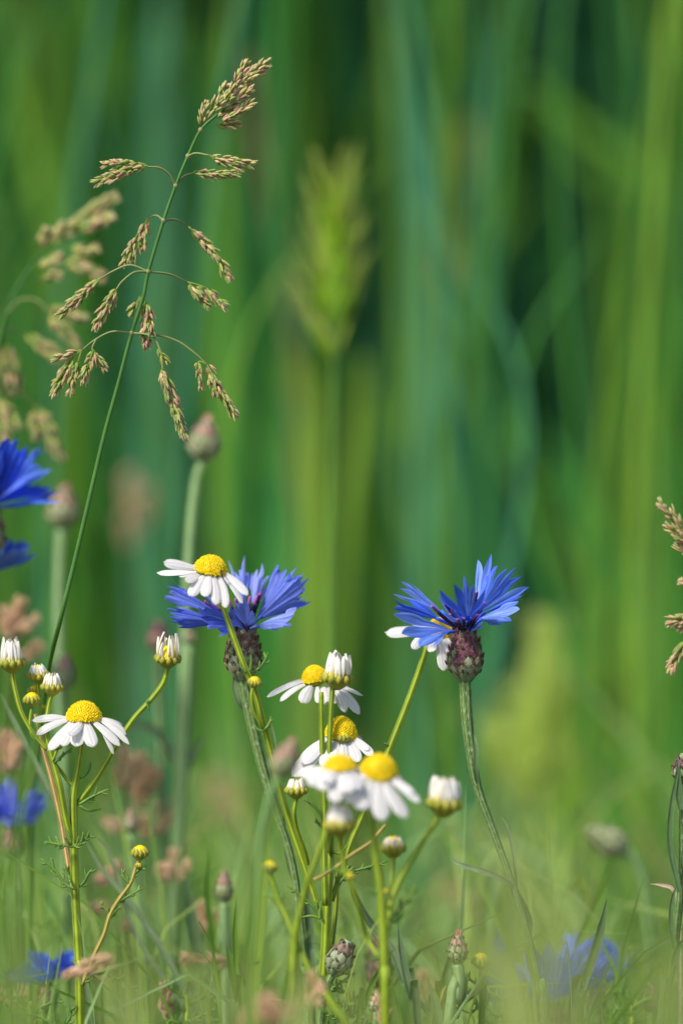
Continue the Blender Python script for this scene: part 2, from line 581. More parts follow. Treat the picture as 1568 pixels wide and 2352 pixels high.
def floret(root_head, base, tips, mat, dzb=0.0, dzt=0.0, cup_=0.0, notch=.5, seed=0, wide=1.0, bend=0.0, tone=None, teeth=False, root_pt=None):
    """ray floret of a cornflower: fused funnel that splits into pointed lobes. base and tips in photo units, tips ordered around the fan"""
    rng = random.Random(seed)
    B = P(base[0], base[1], dzb)
    if teeth:
        tt = [tips[0]]
        for a_, b_ in zip(tips, tips[1:]):
            f_ = rng.uniform(.87, .97)
            w_ = rng.uniform(.4, .6)
            tt += [(base[0] + ((a_[0] * (1 - w_) + b_[0] * w_) - base[0]) * f_, base[1] + ((a_[1] * (1 - w_) + b_[1] * w_) - base[1]) * f_), b_]
        tips = tt
    n = len(tips)
    T = []
    for k, tp in enumerate(tips):
        x = (k / (n - 1) * 2 - 1) if n > 1 else 0
        d = dzt + cup_ * (x * x) + rng.uniform(-.0008, .0008)
        if len(tp) > 2:
            d += tp[2]
        T.append(P(tp[0], tp[1], d))
    dirc = sum((t - B for t in T), Vector()) / n
    nrm0 = (T[-1] - B).cross(T[0] - B)
    if nrm0.length < 1e-9:
        nrm0 = TOC.copy()
    nrm0.normalize()
    if nrm0.dot(TOC) < 0:
        nrm0 = -nrm0
    # notches between the lobes, and the free outer edges
    NT = []
    for k in range(n + 1):
        if k == 0:
            e = T[0] + (T[0] - T[1]) * .40 * wide if n > 1 else T[0]
            NT.append(lerp(B, e, notch * .82))
        elif k == n:
            e = T[-1] + (T[-1] - T[-2]) * .40 * wide
            NT.append(lerp(B, e, notch * .82))
        else:
            f = notch * rng.uniform(.9, 1.12)
            NT.append(lerp(B, (T[k - 1] + T[k]) / 2, f))
    mb = MB()
    fr_ = tone if tone is not None else rng.uniform(.15, .85)  # a given tone paints shading contrast between florets into their blue
    m0, m1, cols = 5, 7, 6
    for k in range(n):
        rows, vs = [], []
        Lk = (T[k] - B).length
        mid_side = (NT[k + 1] - NT[k])
        ax = (T[k] - B).normalized()
        tcurl = rng.uniform(-.10, .14) * Lk
        tside = rng.uniform(-.06, .06) * Lk
        for i in range(m0 + m1 + 1):
            if i <= m0:
                s = i / m0
                e0, e1 = lerp(B, NT[k], s), lerp(B, NT[k + 1], s)
                ss = s * notch
            else:
                t = (i - m0) / m1
                cw = 1.0 - t ** 2.6 + .50 * math.sin(math.pi * t ** .85)
                cc = lerp((NT[k] + NT[k + 1]) / 2, T[k], t)
                e0 = cc - mid_side * (.5 * cw)
                e1 = cc + mid_side * (.5 * cw)
                ss = notch + (1 - notch) * t
            wv = (e1 - e0).length
            if i > m0:
                sh = nrm0 * (tcurl * t * t) + mid_side.normalized() * (tside * math.sin(math.pi * t))
                e0, e1 = e0 + sh, e1 + sh
            lift = nrm0 * (bend * Lk * math.sin(math.pi * ss))
            row = []
            for j in range(cols + 1):
                u = j / cols
                x = 2 * u - 1
                row.append(lerp(e0, e1, u) + nrm0 * (wv * .11 * (1 - x * x) * (1 if k % 2 == 0 else .5) * min(1, ss * 2)) + lift)
            rows.append(row)
            vs.append(ss)
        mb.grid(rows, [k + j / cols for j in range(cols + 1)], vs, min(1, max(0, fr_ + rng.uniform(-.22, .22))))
    if root_pt is not None:            # slender tube that carries the funnel down into the head
        Rt = P(*root_pt)
        mb.tube([Rt, lerp(Rt, B, .5) + nrm0 * M(1), lerp(B, T[n // 2], .12)], [M(2.2), M(2.8), M(4.5)], n=7, k=4, r=fr_ * .6)
    return mb.build('floret', MT[mat], root_head)

def cornflower_head(root, top, bot, dz, r, seed, purple=.6, ax_t=.1, scales=(7, 9, 9, 9, 8, 7), mats=('scale_green', 'scale_purple'), name='flower_head', rtop=.62, spike=1.5):
    """egg-shaped involucre of overlapping fringed bracts; top and bottom centres in photo units"""
    rng = random.Random(seed)
    p0, p1 = P(bot[0], bot[1], dz), P(top[0], top[1], dz)
    ax = (p1 - p0)
    L = ax.length
    ax.normalize()
    a, b = perp(ax)
    R = M(r, dz)

    def rad(s):
        if s < .38:
            return R * (.30 + .70 * math.sin(s / .38 * math.pi / 2))
        return R * (1 - (1 - rtop) * ((s - .38) / .62) ** 1.5)
    mb = MB()
    rows, vs, n = [], [], 24
    for i in range(13):
        s = i / 12
        rows.append([p0 + ax * (L * s) + (a * math.cos(2 * math.pi * j / n) + b * math.sin(2 * math.pi * j / n)) * rad(s) * .93 for j in range(n)])
        vs.append(s)
    mb.grid(rows, [j / n for j in range(n)], vs, .3, closed=True)
    head = mb.build(name, MT[mats[0]], root)
    g, pu, fr = MB(), MB(), MB()
    nr = len(scales)
    for ri, cnt in enumerate(scales):
        s0 = -.03 + .68 * ri / nr
        ln = .24 + .30 * ri / nr
        for k in range(cnt):
            th = 2 * math.pi * (k + .5 * (ri % 2)) / cnt + rng.uniform(-.06, .06)
            wd = 2 * math.pi / cnt * .62
            rows, vs, edge = [], [], []
            m, cols = 6, 4
            for i in range(m + 1):
                t = i / m
                s = min(1.04, max(0.0, s0 + ln * t))
                wt = wd * (math.sin(min(1, .28 + t * .72 / .62 * .72) * math.pi / 2) if t < .6 else max(.04, 1 - ((t - .55) / .45) ** 1.5))
                lift = R * (.02 + .05 * t * t + .012 * (nr - ri))
                row = []
                for j in range(cols + 1):
                    u = 2 * j / cols - 1
                    tt = th + u * wt
                    rr = rad(min(1, s)) + lift - R * .05 * u * u
                    row.append(p0 + ax * (L * s) + (a * math.cos(tt) + b * math.sin(tt)) * rr)
                rows.append(row)
                vs.append(t)
                edge.append((row[0], row[-1], row[2]))
            tgt = pu if (ri / nr + rng.uniform(-.15, .15)) > (1 - purple) else g
            tgt.grid(rows, [j / cols for j in range(cols + 1)], vs, rng.random())
            fb = .34 if tgt is g else .16
            # dark fringe: margin band plus teeth
            dn = (a * math.cos(th) + b * math.sin(th))
            for i in range(2, m):
                for sgn, e in ((-1, 0), (1, 1)):
                    q0, q1, c0, c1 = edge[i][e], edge[i + 1][e], edge[i][2], edge[i + 1][2]
                    o = dn * R * .012
                    i0 = fr.add(q0 + o, 0, 0, .3); i1 = fr.add(q1 + o, 0, 1, .3)
                    i2 = fr.add(lerp(q1, c1, fb) + o, 1, 1, .2); i3 = fr.add(lerp(q0, c0, fb * .85) + o, 1, 0, .2)
                    fr.f.append((i0, i1, i2, i3))
                    for sub in (.15, .65):
                        qq = lerp(q0, q1, sub)
                        out = ((qq - lerp(c0, c1, sub)).normalized() * .7 + dn * .35 + ax * .55).normalized()
                        tip = qq + out * R * rng.uniform(.14, .27) * spike * (1 if tgt is g or rng.random() < .5 else .5)
                        fr.lemma(qq, tip, R * .05, r=rng.uniform(.3, 1), n=4)
            tp = edge[m][2]
            for _ in range(3):
                fr.lemma(edge[m - 1][2] + dn * R * .02, tp + ax * R * .12 * spike + dn * R * rng.uniform(.02, .15) + (a * rng.uniform(-1, 1) + b * rng.uniform(-1, 1)) * R * .08, R * .10, r=rng.uniform(0, .7), n=4)
    if g.v:
        g.build('bract', MT[mats[0]], head)
    if pu.v:
        pu.build('bract', MT[mats[1]], head)
    fr.build('bract_fringe', MT['fringe'], head)
    return head

def stamens(head, base, tips, dz, seed, r=2.6):
    rng = random.Random(seed)
    mb = MB()
    for tx, ty, ddz in tips:
        p0 = P(base[0] + rng.uniform(-12, 12), base[1], dz + rng.uniform(-.002, .002))
        p1 = P(tx, ty, dz + ddz)
        mid = lerp(p0, p1, .55) + (RGT * rng.uniform(-1, 1)) * M(4)
        q = lerp(mid, p1, .5)
        mb.tube([p0, mid, q], [M(r), M(r * 1.25), M(r * 1.15)], n=6, k=4, r=rng.uniform(.0, .35))
        mb.tube([q, lerp(q, p1, .6), p1], [M(r * .9), M(r), M(r * .8)], n=6, k=3, r=rng.uniform(.5, .85))
        for _ in range(5):
            c = p1 + Vector((rng.uniform(-1, 1), rng.uniform(-1, 1), rng.uniform(-.3, 1))) * M(2.5)
            mb.ball(c, UPV, M(1.8), M(1.8), r=rng.uniform(.75, 1))
    return mb.build('stamens', MT['stamen'], head)

def spikelet_cluster(mb, c0, c1, w, dz, rng, dens=1.0, lem=(26, 7), tint=(0, 1), splay=1.0):
    """a tuft of overlapping pointed spikelets from c0 (attached) towards c1"""
    a0, a1 = P(c0[0], c0[1], dz), P(c1[0], c1[1], dz)
    t = a1 - a0
    L = t.length
    t.normalize()
    a, b = perp(t)
    W = M(w, dz) * .5
    ll = M(lem[0], dz)
    n = max(6, int(L / M(2.5, dz) * (w / 22) * dens))
    for i in range(n):
        s = (i + rng.random()) / n
        prof = math.sin(math.pi * min(1, .16 + s * .80)) ** .7
        th = rng.uniform(0, 2 * math.pi)
        rr = W * prof * rng.uniform(.25, 1)
        d = a * math.cos(th) + b * math.sin(th)
        p = a0 + t * (L * s * .90) + d * rr * .75
        l = min(ll * rng.uniform(.6, 1.15), L * (1.08 - s * .9)) * (1 if lem[0] < 70 else 1.0)
        q = p + (t * 1.0 + d * rng.uniform(.2, .5) * splay).normalized() * l
        base = rng.random()
        base = tint[0] + (tint[1] - tint[0]) * base
        mb.lemma(p, q, M(lem[1], dz) * rng.uniform(.8, 1.2), r=base)
        if lem[0] > 70:
            ta = (q - p).normalized()
            mb.tube([q - ta * l * .1, q + ta * l * .25, q + ta * l * .5 + d * l * .05], [M(1.6, dz), M(1.2, dz), M(.6, dz)], n=4, k=1, r=.9)
        # a second, smaller glume beside it
        q2 = p + (t + d * rng.uniform(.3, .7) + (a * rng.uniform(-1, 1) + b * rng.uniform(-1, 1)) * .25).normalized() * l * .7
        mb.lemma(p, q2, M(lem[1] * .8, dz), r=min(1, max(0, base + rng.uniform(-.3, .3))))
    mb.tube([a0, lerp(a0, a1, .8)], M(1.6, dz), n=5, k=1, r=.1)

def grass_panicle(name, label, cat, culm, branches, dz, seed, group=None, rad=(5.5, 3.2), mat='spikelet', lem=(26, 7), dens=1.0, tint=(0, 1), culm_r=.25, nodes=(), splay=1.0):
    """culm top -> bottom in photo units (px, py[, ddz]); branches: (path in photo units or None, [(c0, c1, w)...])"""
    rng = random.Random(seed)
    pts = to_ground(path(culm, dz))
    root = thing(name, label, cat, pts[-1], group)
    mb = MB()
    n = len(pts)
    mb.tube(pts, [M(lerp(rad[1], rad[0], min(1, i / (n * .6))), dz) for i in range(n)], n=10, k=6, r=culm_r)
    for nx, ny in nodes:
        mb.ball(P(nx, ny, dz), UPV, M(6, dz), M(7, dz), r=.8, n=8, m=6)
    mb.build('stem', MT['grass_stem'], root)
    for bpts, cl in branches:
        off = rng.uniform(-.006, .006)
        br = MB()
        if bpts:
            k = len(bpts)
            q = [P(x, y, dz + off * (i / max(1, k - 1))) for i, (x, y) in enumerate(bpts)]
            br.tube(q, [M(2.6, dz)] * (k - 1) + [M(1.7, dz)], n=6, k=6, r=.72)
            ob = br.build('branch', MT['grass_stem'], root)
            for c0, c1, w in cl:
                m2 = MB()
                lead = [q[-1], lerp(q[-1], P(c0[0], c0[1], dz + off), .5) + UPV * M(2), P(c0[0], c0[1], dz + off)]
                m2.tube(lead, M(1.8, dz), n=5, k=3, r=.3)
                spikelet_cluster(m2, c0, c1, w, dz + off, rng, dens, lem, tint, splay)
                m2.build('spikelet_cluster', MT[mat], ob)
        else:
            for c0, c1, w in cl:
                m2 = MB()
                spikelet_cluster(m2, c0, c1, w, dz + rng.uniform(-.006, .006), rng, dens, lem, tint, splay)
                m2.build('spikelet_cluster', MT[mat], root)
    return root

# ------------------------------------------------------------------ ground
def soil_mat():
    m = bpy.data.materials.new('soil')
    m.use_nodes = True
    N, L = m.node_tree.nodes, m.node_tree.links
    bs = N['Principled BSDF']
    bs.inputs['Roughness'].default_value = .95
    tc = N.new('ShaderNodeTexCoord')
    nz = N.new('ShaderNodeTexNoise'); nz.inputs['Scale'].default_value = 9; nz.inputs['Detail'].default_value = 8
    L.new(tc.outputs['Object'], nz.inputs['Vector'])
    rp = N.new('ShaderNodeValToRGB')
    rp.color_ramp.elements[0].color = (.035, .028, .016, 1); rp.color_ramp.elements[0].position = .3
    rp.color_ramp.elements[1].color = (.085, .080, .035, 1); rp.color_ramp.elements[1].position = .7
    L.new(nz.outputs['Fac'], rp.inputs[0]); L.new(rp.outputs[0], bs.inputs['Base Color'])
    bp = N.new('ShaderNodeBump'); bp.inputs['Distance'].default_value = .03
    L.new(nz.outputs['Fac'], bp.inputs['Height']); L.new(bp.outputs[0], bs.inputs['Normal'])
    return m

me = bpy.data.meshes.new('ground')
G = 150.0
xs = [-G, -20, -3, -1.5, -.75, 0, .75, 1.5, 3, 20, G]
vv = [(x, y, 0.0) for y in xs for x in xs]
ff = [(j * 11 + i, j * 11 + i + 1, (j + 1) * 11 + i + 1, (j + 1) * 11 + i) for j in range(10) for i in range(10)]
me.from_pydata(vv, [], ff)
me.materials.append(soil_mat())
go = bpy.data.objects.new('ground', me)
COL.objects.link(go)
tag(go, 'dark soil of the meadow and the field behind', None, None, 'structure')

# ------------------------------------------------------------------ chamomile on the left
def chamomile_left():
    dz = 0.0
    main = to_ground(path([(190, 1700), (180, 1770), (170, 1830), (171, 1920), (174, 2050), (182, 2200), (186, 2352)], dz))
    root = thing('chamomile_plant', 'left chamomile with one wide open daisy head and a cluster of buds beside it', 'chamomile', main[-1])
    px = M(1)
    tubes = [(main, [5.5 * px, 7 * px, 8.5 * px, 9 * px, 9.5 * px, 10 * px, 10 * px, 10 * px, 10 * px], .3)]
    tubes.append((path([(120, 1596, 0), (112, 1625, 0), (106, 1680, -.002), (118, 1730, -.002), (137, 1800, -.002), (152, 1880, -.001), (170, 1940, 0)], dz), [5 * px, 5 * px, 5.5 * px, 6.5 * px, 7.5 * px, 8 * px, 8 * px], .35))
    tubes.append((path([(27, 1530), (34, 1575), (48, 1630), (68, 1670), (85, 1695), (110, 1722)], dz), [6 * px, 5.5 * px, 5.5 * px, 5 * px, 5 * px, 5 * px], .55))
    tubes.append((path([(74, 1628), (70, 1655), (72, 1685), (82, 1700)], dz), [4 * px, 3.8 * px, 3.5 * px, 3 * px], .3))
    tubes.append((path([(88, 1570, .004), (92, 1610, .004), (90, 1660, .004), (84, 1695, .003), (82, 1702, .0)], dz), [5 * px, 5 * px, 4 * px, 4 * px, 3 * px], .35))
    tubes.append((path([(386, 1530), (376, 1568), (345, 1610), (305, 1655), (262, 1722), (225, 1785), (178, 1848)], dz + .001), [6 * px, 6 * px, 6 * px, 6 * px, 6.5 * px, 7 * px, 7 * px], .3))
    tubes.append((path([(320, 1975), (312, 1995), (300, 2030), (275, 2065), (254, 2100), (240, 2145), (215, 2200), (190, 2262)], dz - .003), [4 * px, 4 * px, 4.5 * px, 5 * px, 5 * px, 5 * px, 5.5 * px, 6 * px], .8))
    tubes.append((path([(82, 1640, .012), (100, 1720, .012), (122, 1800, .010), (142, 1890, .008), (160, 2000, .004), (172, 2040, 0)], dz), [4.5 * px, 5 * px, 6 * px, 6 * px, 6 * px, 6 * px], .95))
    tubes.append((path([(132, 1722), (126, 1738), (121, 1748)], dz - .003), [3 * px] * 3, .3))
    tubes.append((path([(125, 1752, -.002), (140, 1770, -.001), (160, 1797, 0), (172, 1805, 0)], dz), [4 * px] * 4, .4))
    tubes.append((path([(318, 1995), (313, 2005)], dz - .003), [2.5 * px] * 2, .3))
    stem_mesh(root, tubes, MT['cham_stem'])
    ax = axis_vec(0, 1, .12)
    chamomile_head(root, (193, 1652), dz, 41, 42, ax, [
        (154, 1649, 75, 1654, 17, -.001, 8), (156, 1653, 84, 1687, 16, -.002, 8), (165, 1657, 112, 1722, 21), (172, 1659, 143, 1713, 19),
        (178, 1661, 175, 1714, 25), (200, 1659, 216, 1714, 24), (216, 1657, 276, 1712, 17, -.003, 12), (190, 1658, 158, 1686, 21, -.005, 7),
        (231, 1650, 290, 1687, 16, -.001, 14), (230, 1653, 297, 1709, 11, -.003, 12), (224, 1656, 262, 1732, 9, -.003, 14),
        (228, 1648, 282, 1664, 13, .005, 5), (160, 1647, 100, 1652, 13, .005, 5), (193, 1646, 205, 1652, 14, .010, 4)], 11)
    chamomile_bud(root, (28, 1518), dz, 29, axis_vec(-.04, 1, .1), 'full', 12)
    chamomile_bud(root, (386, 1508), dz, 28, axis_vec(.05, 1, .25), 'half', 13, tall=.9)
    chamomile_bud(root, (88, 1547), dz + .004, 24, axis_vec(-.05, 1, .2), 'white', 14, tall=.8)
    chamomile_bud(root, (121, 1575), dz, 24, axis_vec(.05, 1, .1), 'white', 15, tall=1.05)
    chamomile_bud(root, (74, 1605), dz, 20, axis_vec(0, 1, .1), 'green', 16)
    chamomile_bud(root, (80, 1586), dz + .005, 16, axis_vec(.1, 1, .1), 'green', 17)
    chamomile_bud(root, (100, 1628), dz + .006, 12, axis_vec(.2, 1, .1), 'green', 18)
    chamomile_bud(root, (132, 1712), dz - .003, 12, axis_vec(.1, 1, .1), 'green', 19)
    chamomile_bud(root, (322, 1956), dz - .003, 20, axis_vec(.05, 1, .1), 'green', 20)
    chamomile_bud(root, (319, 1988), dz - .003, 9, axis_vec(.3, 1, .1), 'green', 21)
    F = lambda pts, n, l, s, d=0.0: feather(root, pts, n, l, s, dz + d)
    F([(125, 1752), (145, 1735), (166, 1718)], 3, 14, 31, -.003)
    F([(178, 1790), (198, 1778), (207, 1760), (208, 1750)], 0, 10, 32)
    F([(182, 1848), (208, 1832), (228, 1822), (252, 1812)], 3, 26, 33, -.002)
    F([(182, 1850), (205, 1862), (232, 1858)], 1, 18, 34)
    F([(168, 1945), (145, 1940), (125, 1938), (103, 1932)], 6, 24, 35, -.003)
    F([(168, 1945), (182, 1936), (196, 1926), (214, 1917)], 7, 20, 36, -.003)
    F([(165, 1940), (158, 1915), (148, 1900)], 0, 18, 37, -.003)
    F([(172, 2042), (150, 2030), (128, 2000), (95, 1972)], 6, 32, 38, -.003)
    F([(176, 2040), (192, 2028), (205, 2005), (216, 1993)], 3, 22, 39)
    F([(172, 2042), (162, 2015), (150, 1985)], 3, 18, 40, .002)
    F([(186, 2262), (202, 2245), (230, 2232), (262, 2245), (285, 2258), (306, 2278)], 8, 34, 41, -.003)
    F([(190, 2262), (183, 2235), (170, 2208)], 3, 16, 42, -.003)
    F([(300, 2022), (315, 2002), (338, 1988)], 3, 18, 43, -.003)
    F([(298, 2030), (285, 2015), (280, 1995)], 3, 16, 44, -.003)
    F([(268, 2075), (296, 2058), (332, 2038)], 4, 16, 45, -.003)
    F([(256, 2100), (240, 2085), (230, 2070)], 3, 14, 46, -.003)
    F([(250, 2112), (268, 2090), (278, 2080)], 3, 14, 47, -.003)
    F([(140, 2365), (95, 2338), (60, 2328), (12, 2323)], 9, 36, 48, -.003)
    F([(140, 2365), (160, 2340), (168, 2310)], 7, 22, 49, -.001)
    F([(345, 1612), (338, 1610), (343, 1632)], 0, 10, 50, -.001)
    F([(108, 1665), (112, 1700), (116, 1720)], 2, 10, 51, .001)
    return root

# ------------------------------------------------------------------ chamomile in the middle, in focus
def chamomile_middle():
    dz = 0.0
    px = M(1)
    main = to_ground(path([(770, 1840, .004), (760, 1900, .003), (757, 1990, .001), (752, 2080, 0), (748, 2180, 0), (742, 2270, 0), (738, 2352, 0)], dz))
    root = thing('chamomile_plant', 'branching chamomile whose tallest daisy stands in front of the pale cornflower', 'chamomile', main[-1])
    tubes = [(main, [8 * px, 9 * px, 10 * px, 11 * px, 11 * px, 11 * px, 11 * px, 11 * px, 11 * px], .2)]
    tubes.append((path([(495, 1352, -.006), (515, 1400, -.008), (538, 1465, -.008), (560, 1525, -.008), (588, 1595, -.007), (605, 1660, -.006), (625, 1735, -.004), (648, 1830, -.002), (668, 1895, 0), (695, 1975, 0), (718, 2045, 0), (738, 2110, 0)], dz), [5 * px, 6 * px, 6.5 * px, 7 * px, 7.5 * px, 8 * px, 8 * px, 8 * px, 7.5 * px, 7.5 * px, 7 * px, 6 * px], .42))
    tubes.append((path([(738, 1590, -.004), (739, 1650, -.004), (741, 1750, -.003), (746, 1850, -.002), (745, 1960, -.003), (748, 2080, -.003)], dz), [5.5 * px, 6 * px, 6.5 * px, 7.5 * px, 8 * px, 7 * px], .1))
    tubes.append((path([(764, 1578, -.004), (760, 1640, -.004), (757, 1720, -.004), (760, 1790, -.002), (765, 1860, 0), (758, 1960, 0)], dz), [6 * px, 6 * px, 6 * px, 6 * px, 6 * px, 6 * px], .1))
    tubes.append((path([(787, 1702, -.002), (779, 1722, -.002), (775, 1745, -.001), (768, 1800, 0)], dz), [4 * px, 4 * px, 4 * px, 4 * px], .15))
    tubes.append((path([(982, 1480, .006), (960, 1548, .006), (930, 1630, .005), (900, 1705, .004), (870, 1785, .003), (835, 1870, .003), (808, 1930, .002), (785, 2000, .002), (762, 2070, .001)], dz), [7 * px, 7 * px, 7.5 * px, 8 * px, 8 * px, 7.5 * px, 7 * px, 7 * px, 6 * px], .35))
    tubes.append((path([(680, 1835, -.006), (676, 1865, -.006), (682, 1905, -.004), (700, 1955, -.002), (708, 1985, 0)], dz), [5 * px, 5 * px, 4.5 * px, 4.5 * px, 4.5 * px], .25))
    tubes.append((path([(582, 1575, -.010), (578, 1600, -.010), (583, 1635, -.009), (597, 1660, -.008), (602, 1672, -.007)], dz), [4 * px, 4 * px, 4 * px, 4 * px, 4 * px], .5))
    tubes.append((path([(784, 1900, .01), (776, 2000, .006), (770, 2110, .004), (755, 2230, .002)], dz), [5 * px] * 4, .2))
    stem_mesh(root, tubes, MT['cham_stem'])
    # daisy before the pale cornflower
    chamomile_head(root, (483, 1312), dz - .006, 38, 38, axis_vec(.18, 1, .22), [
        (449, 1304, 377, 1291, 22, -.002, 3), (452, 1311, 361, 1315, 13, .003, 3), (452, 1314, 410, 1322, 10, .001, 3), (458, 1319, 427, 1335, 16, -.004, 3),
        (468, 1321, 437, 1368, 22), (480, 1321, 472, 1369, 20), (492, 1324, 498, 1388, 20), (504, 1325, 518, 1396, 16),
        (511, 1324, 512, 1402, 18, .001, 2), (514, 1321, 558, 1385, 12), (518, 1316, 569, 1366, 16), (505, 1306, 520, 1318, 14, .008, 2), (470, 1302, 440, 1298, 14, .008, 2)], 61)
    # hidden behind the half-open bud
    chamomile_head(root, (724, 1562), dz + .004, 31, 35, axis_vec(-.22, 1, .15), [
        (697, 1563, 613, 1600, 13, -.001, 8), (700, 1571, 643, 1610, 13, -.003, 9), (716, 1575, 696, 1614, 23), (728, 1577, 730, 1614, 12),
        (742, 1577, 746, 1617, 20), (752, 1575, 769, 1616, 14), (758, 1573, 793, 1636, 18, -.004, 14), (758, 1571, 826, 1640, 19, -.003, 18), (757, 1568, 833, 1597, 9, -.001, 12),
        (705, 1560, 630, 1592, 11, .004, 8), (750, 1560, 800, 1580, 12, .004, 8)], 62)
    chamomile_bud(root, (775, 1552), dz - .004, 33, axis_vec(.06, 1, .1), 'full', 63, tall=.93)
    chamomile_head(root, (782, 1690), dz + .001, 37, 46, axis_vec(.10, 1, .25), [
        (752, 1694, 692, 1752, 30), (748, 1697, 672, 1782, 32, -.005, 8), (760, 1700, 740, 1760, 24), (772, 1702, 760, 1765, 24), (790, 1702, 790, 1762, 22),
        (802, 1702, 822, 1750, 20), (812, 1698, 855, 1735, 18), (815, 1694, 846, 1722, 13), (770, 1685, 755, 1692, 14, .008, 2), (800, 1685, 830, 1695, 14, .008, 3)], 64)
    chamomile_bud(root, (788, 1692), dz - .002, 18, axis_vec(.05, 1, .1), 'green', 65)
    # behind the deep blue cornflower
    chamomile_head(root, (1008, 1455), dz + .010, 33, 38, axis_vec(.28, 1, .25), [
        (976, 1444, 885, 1452, 24, .001, 3), (982, 1452, 948, 1490, 18), (995, 1462, 990, 1496, 18), (1008, 1464, 1019, 1540, 22), (1018, 1464, 1034, 1505, 13),
        (1024, 1462, 1048, 1502, 12), (1036, 1458, 1105, 1508, 16, -.001, 10), (985, 1440, 940, 1442, 14, .006, 2), (1020, 1440, 1045, 1455, 14, .008, 2)], 66)
    chamomile_bud(root, (585, 1565), dz - .010, 16, axis_vec(.15, 1, .3), 'green', 67)
    chamomile_bud(root, (680, 1812), dz - .006, 24, axis_vec(0, 1, .1), 'white', 68, tall=.9)
    chamomile_bud(root, (905, 1838), dz + .012, 17, axis_vec(0, 1, .1), 'green', 69)
    F = lambda pts, n, l, s, d=0.0: feather(root, pts, n, l, s, dz + d)
    F([(566, 1545), (555, 1532), (550, 1520)], 0, 8, 71, -.009)
    F([(578, 1545), (595, 1535), (608, 1518), (616, 1498)], 4, 18, 72, -.010)
    F([(575, 1542), (577, 1520), (576, 1505)], 0, 8, 73, -.011)
    F([(603, 1678), (615, 1668), (622, 1655), (629, 1656)], 2, 10, 74, -.007)
    F([(603, 1680), (592, 1675), (585, 1664)], 0, 8, 75, -.007)
    F([(738, 2108), (715, 2078), (690, 2056), (655, 2030)], 4, 20, 76, -.002)
    F([(736, 2108), (712, 2104), (688, 2108)], 0, 10, 77, 0)
    F([(733, 2112), (735, 2090), (738, 2070)], 0, 10, 78, -.004)
    F([(745, 1885), (720, 1850), (698, 1838)], 3, 20, 79, .003)
    F([(748, 1900), (734, 1895), (725, 1880)], 2, 12, 80, .001)
    F([(762, 1958), (782, 1958), (798, 1940)], 1, 10, 81, -.001)
    F([(775, 2025), (812, 2002), (845, 1992), (890, 1978)], 7, 22, 82, .001)
    F([(778, 2030), (798, 2005), (812, 1990)], 3, 18, 83, 0)
    F([(768, 2050), (775, 2030), (776, 2010)], 2, 16, 84, .001)
    F([(750, 2280), (775, 2262), (800, 2245), (812, 2232)], 5, 20, 85, -.001)
    F([(748, 2284), (765, 2275), (783, 2272)], 1, 12, 86, -.001)
    F([(740, 2255), (722, 2250), (705, 2240)], 1, 12, 87, 0)
    F([(782, 2365), (784, 2325), (770, 2300)], 5, 22, 88, -.002)
    F([(785, 2330), (802, 2310), (822, 2292)], 4, 18, 89, -.002)
    F([(790, 2360), (815, 2345), (842, 2335)], 3, 16, 90, -.002)
    F([(890, 1710), (884, 1708), (881, 1706)], 0, 5, 91, .003)
    return root

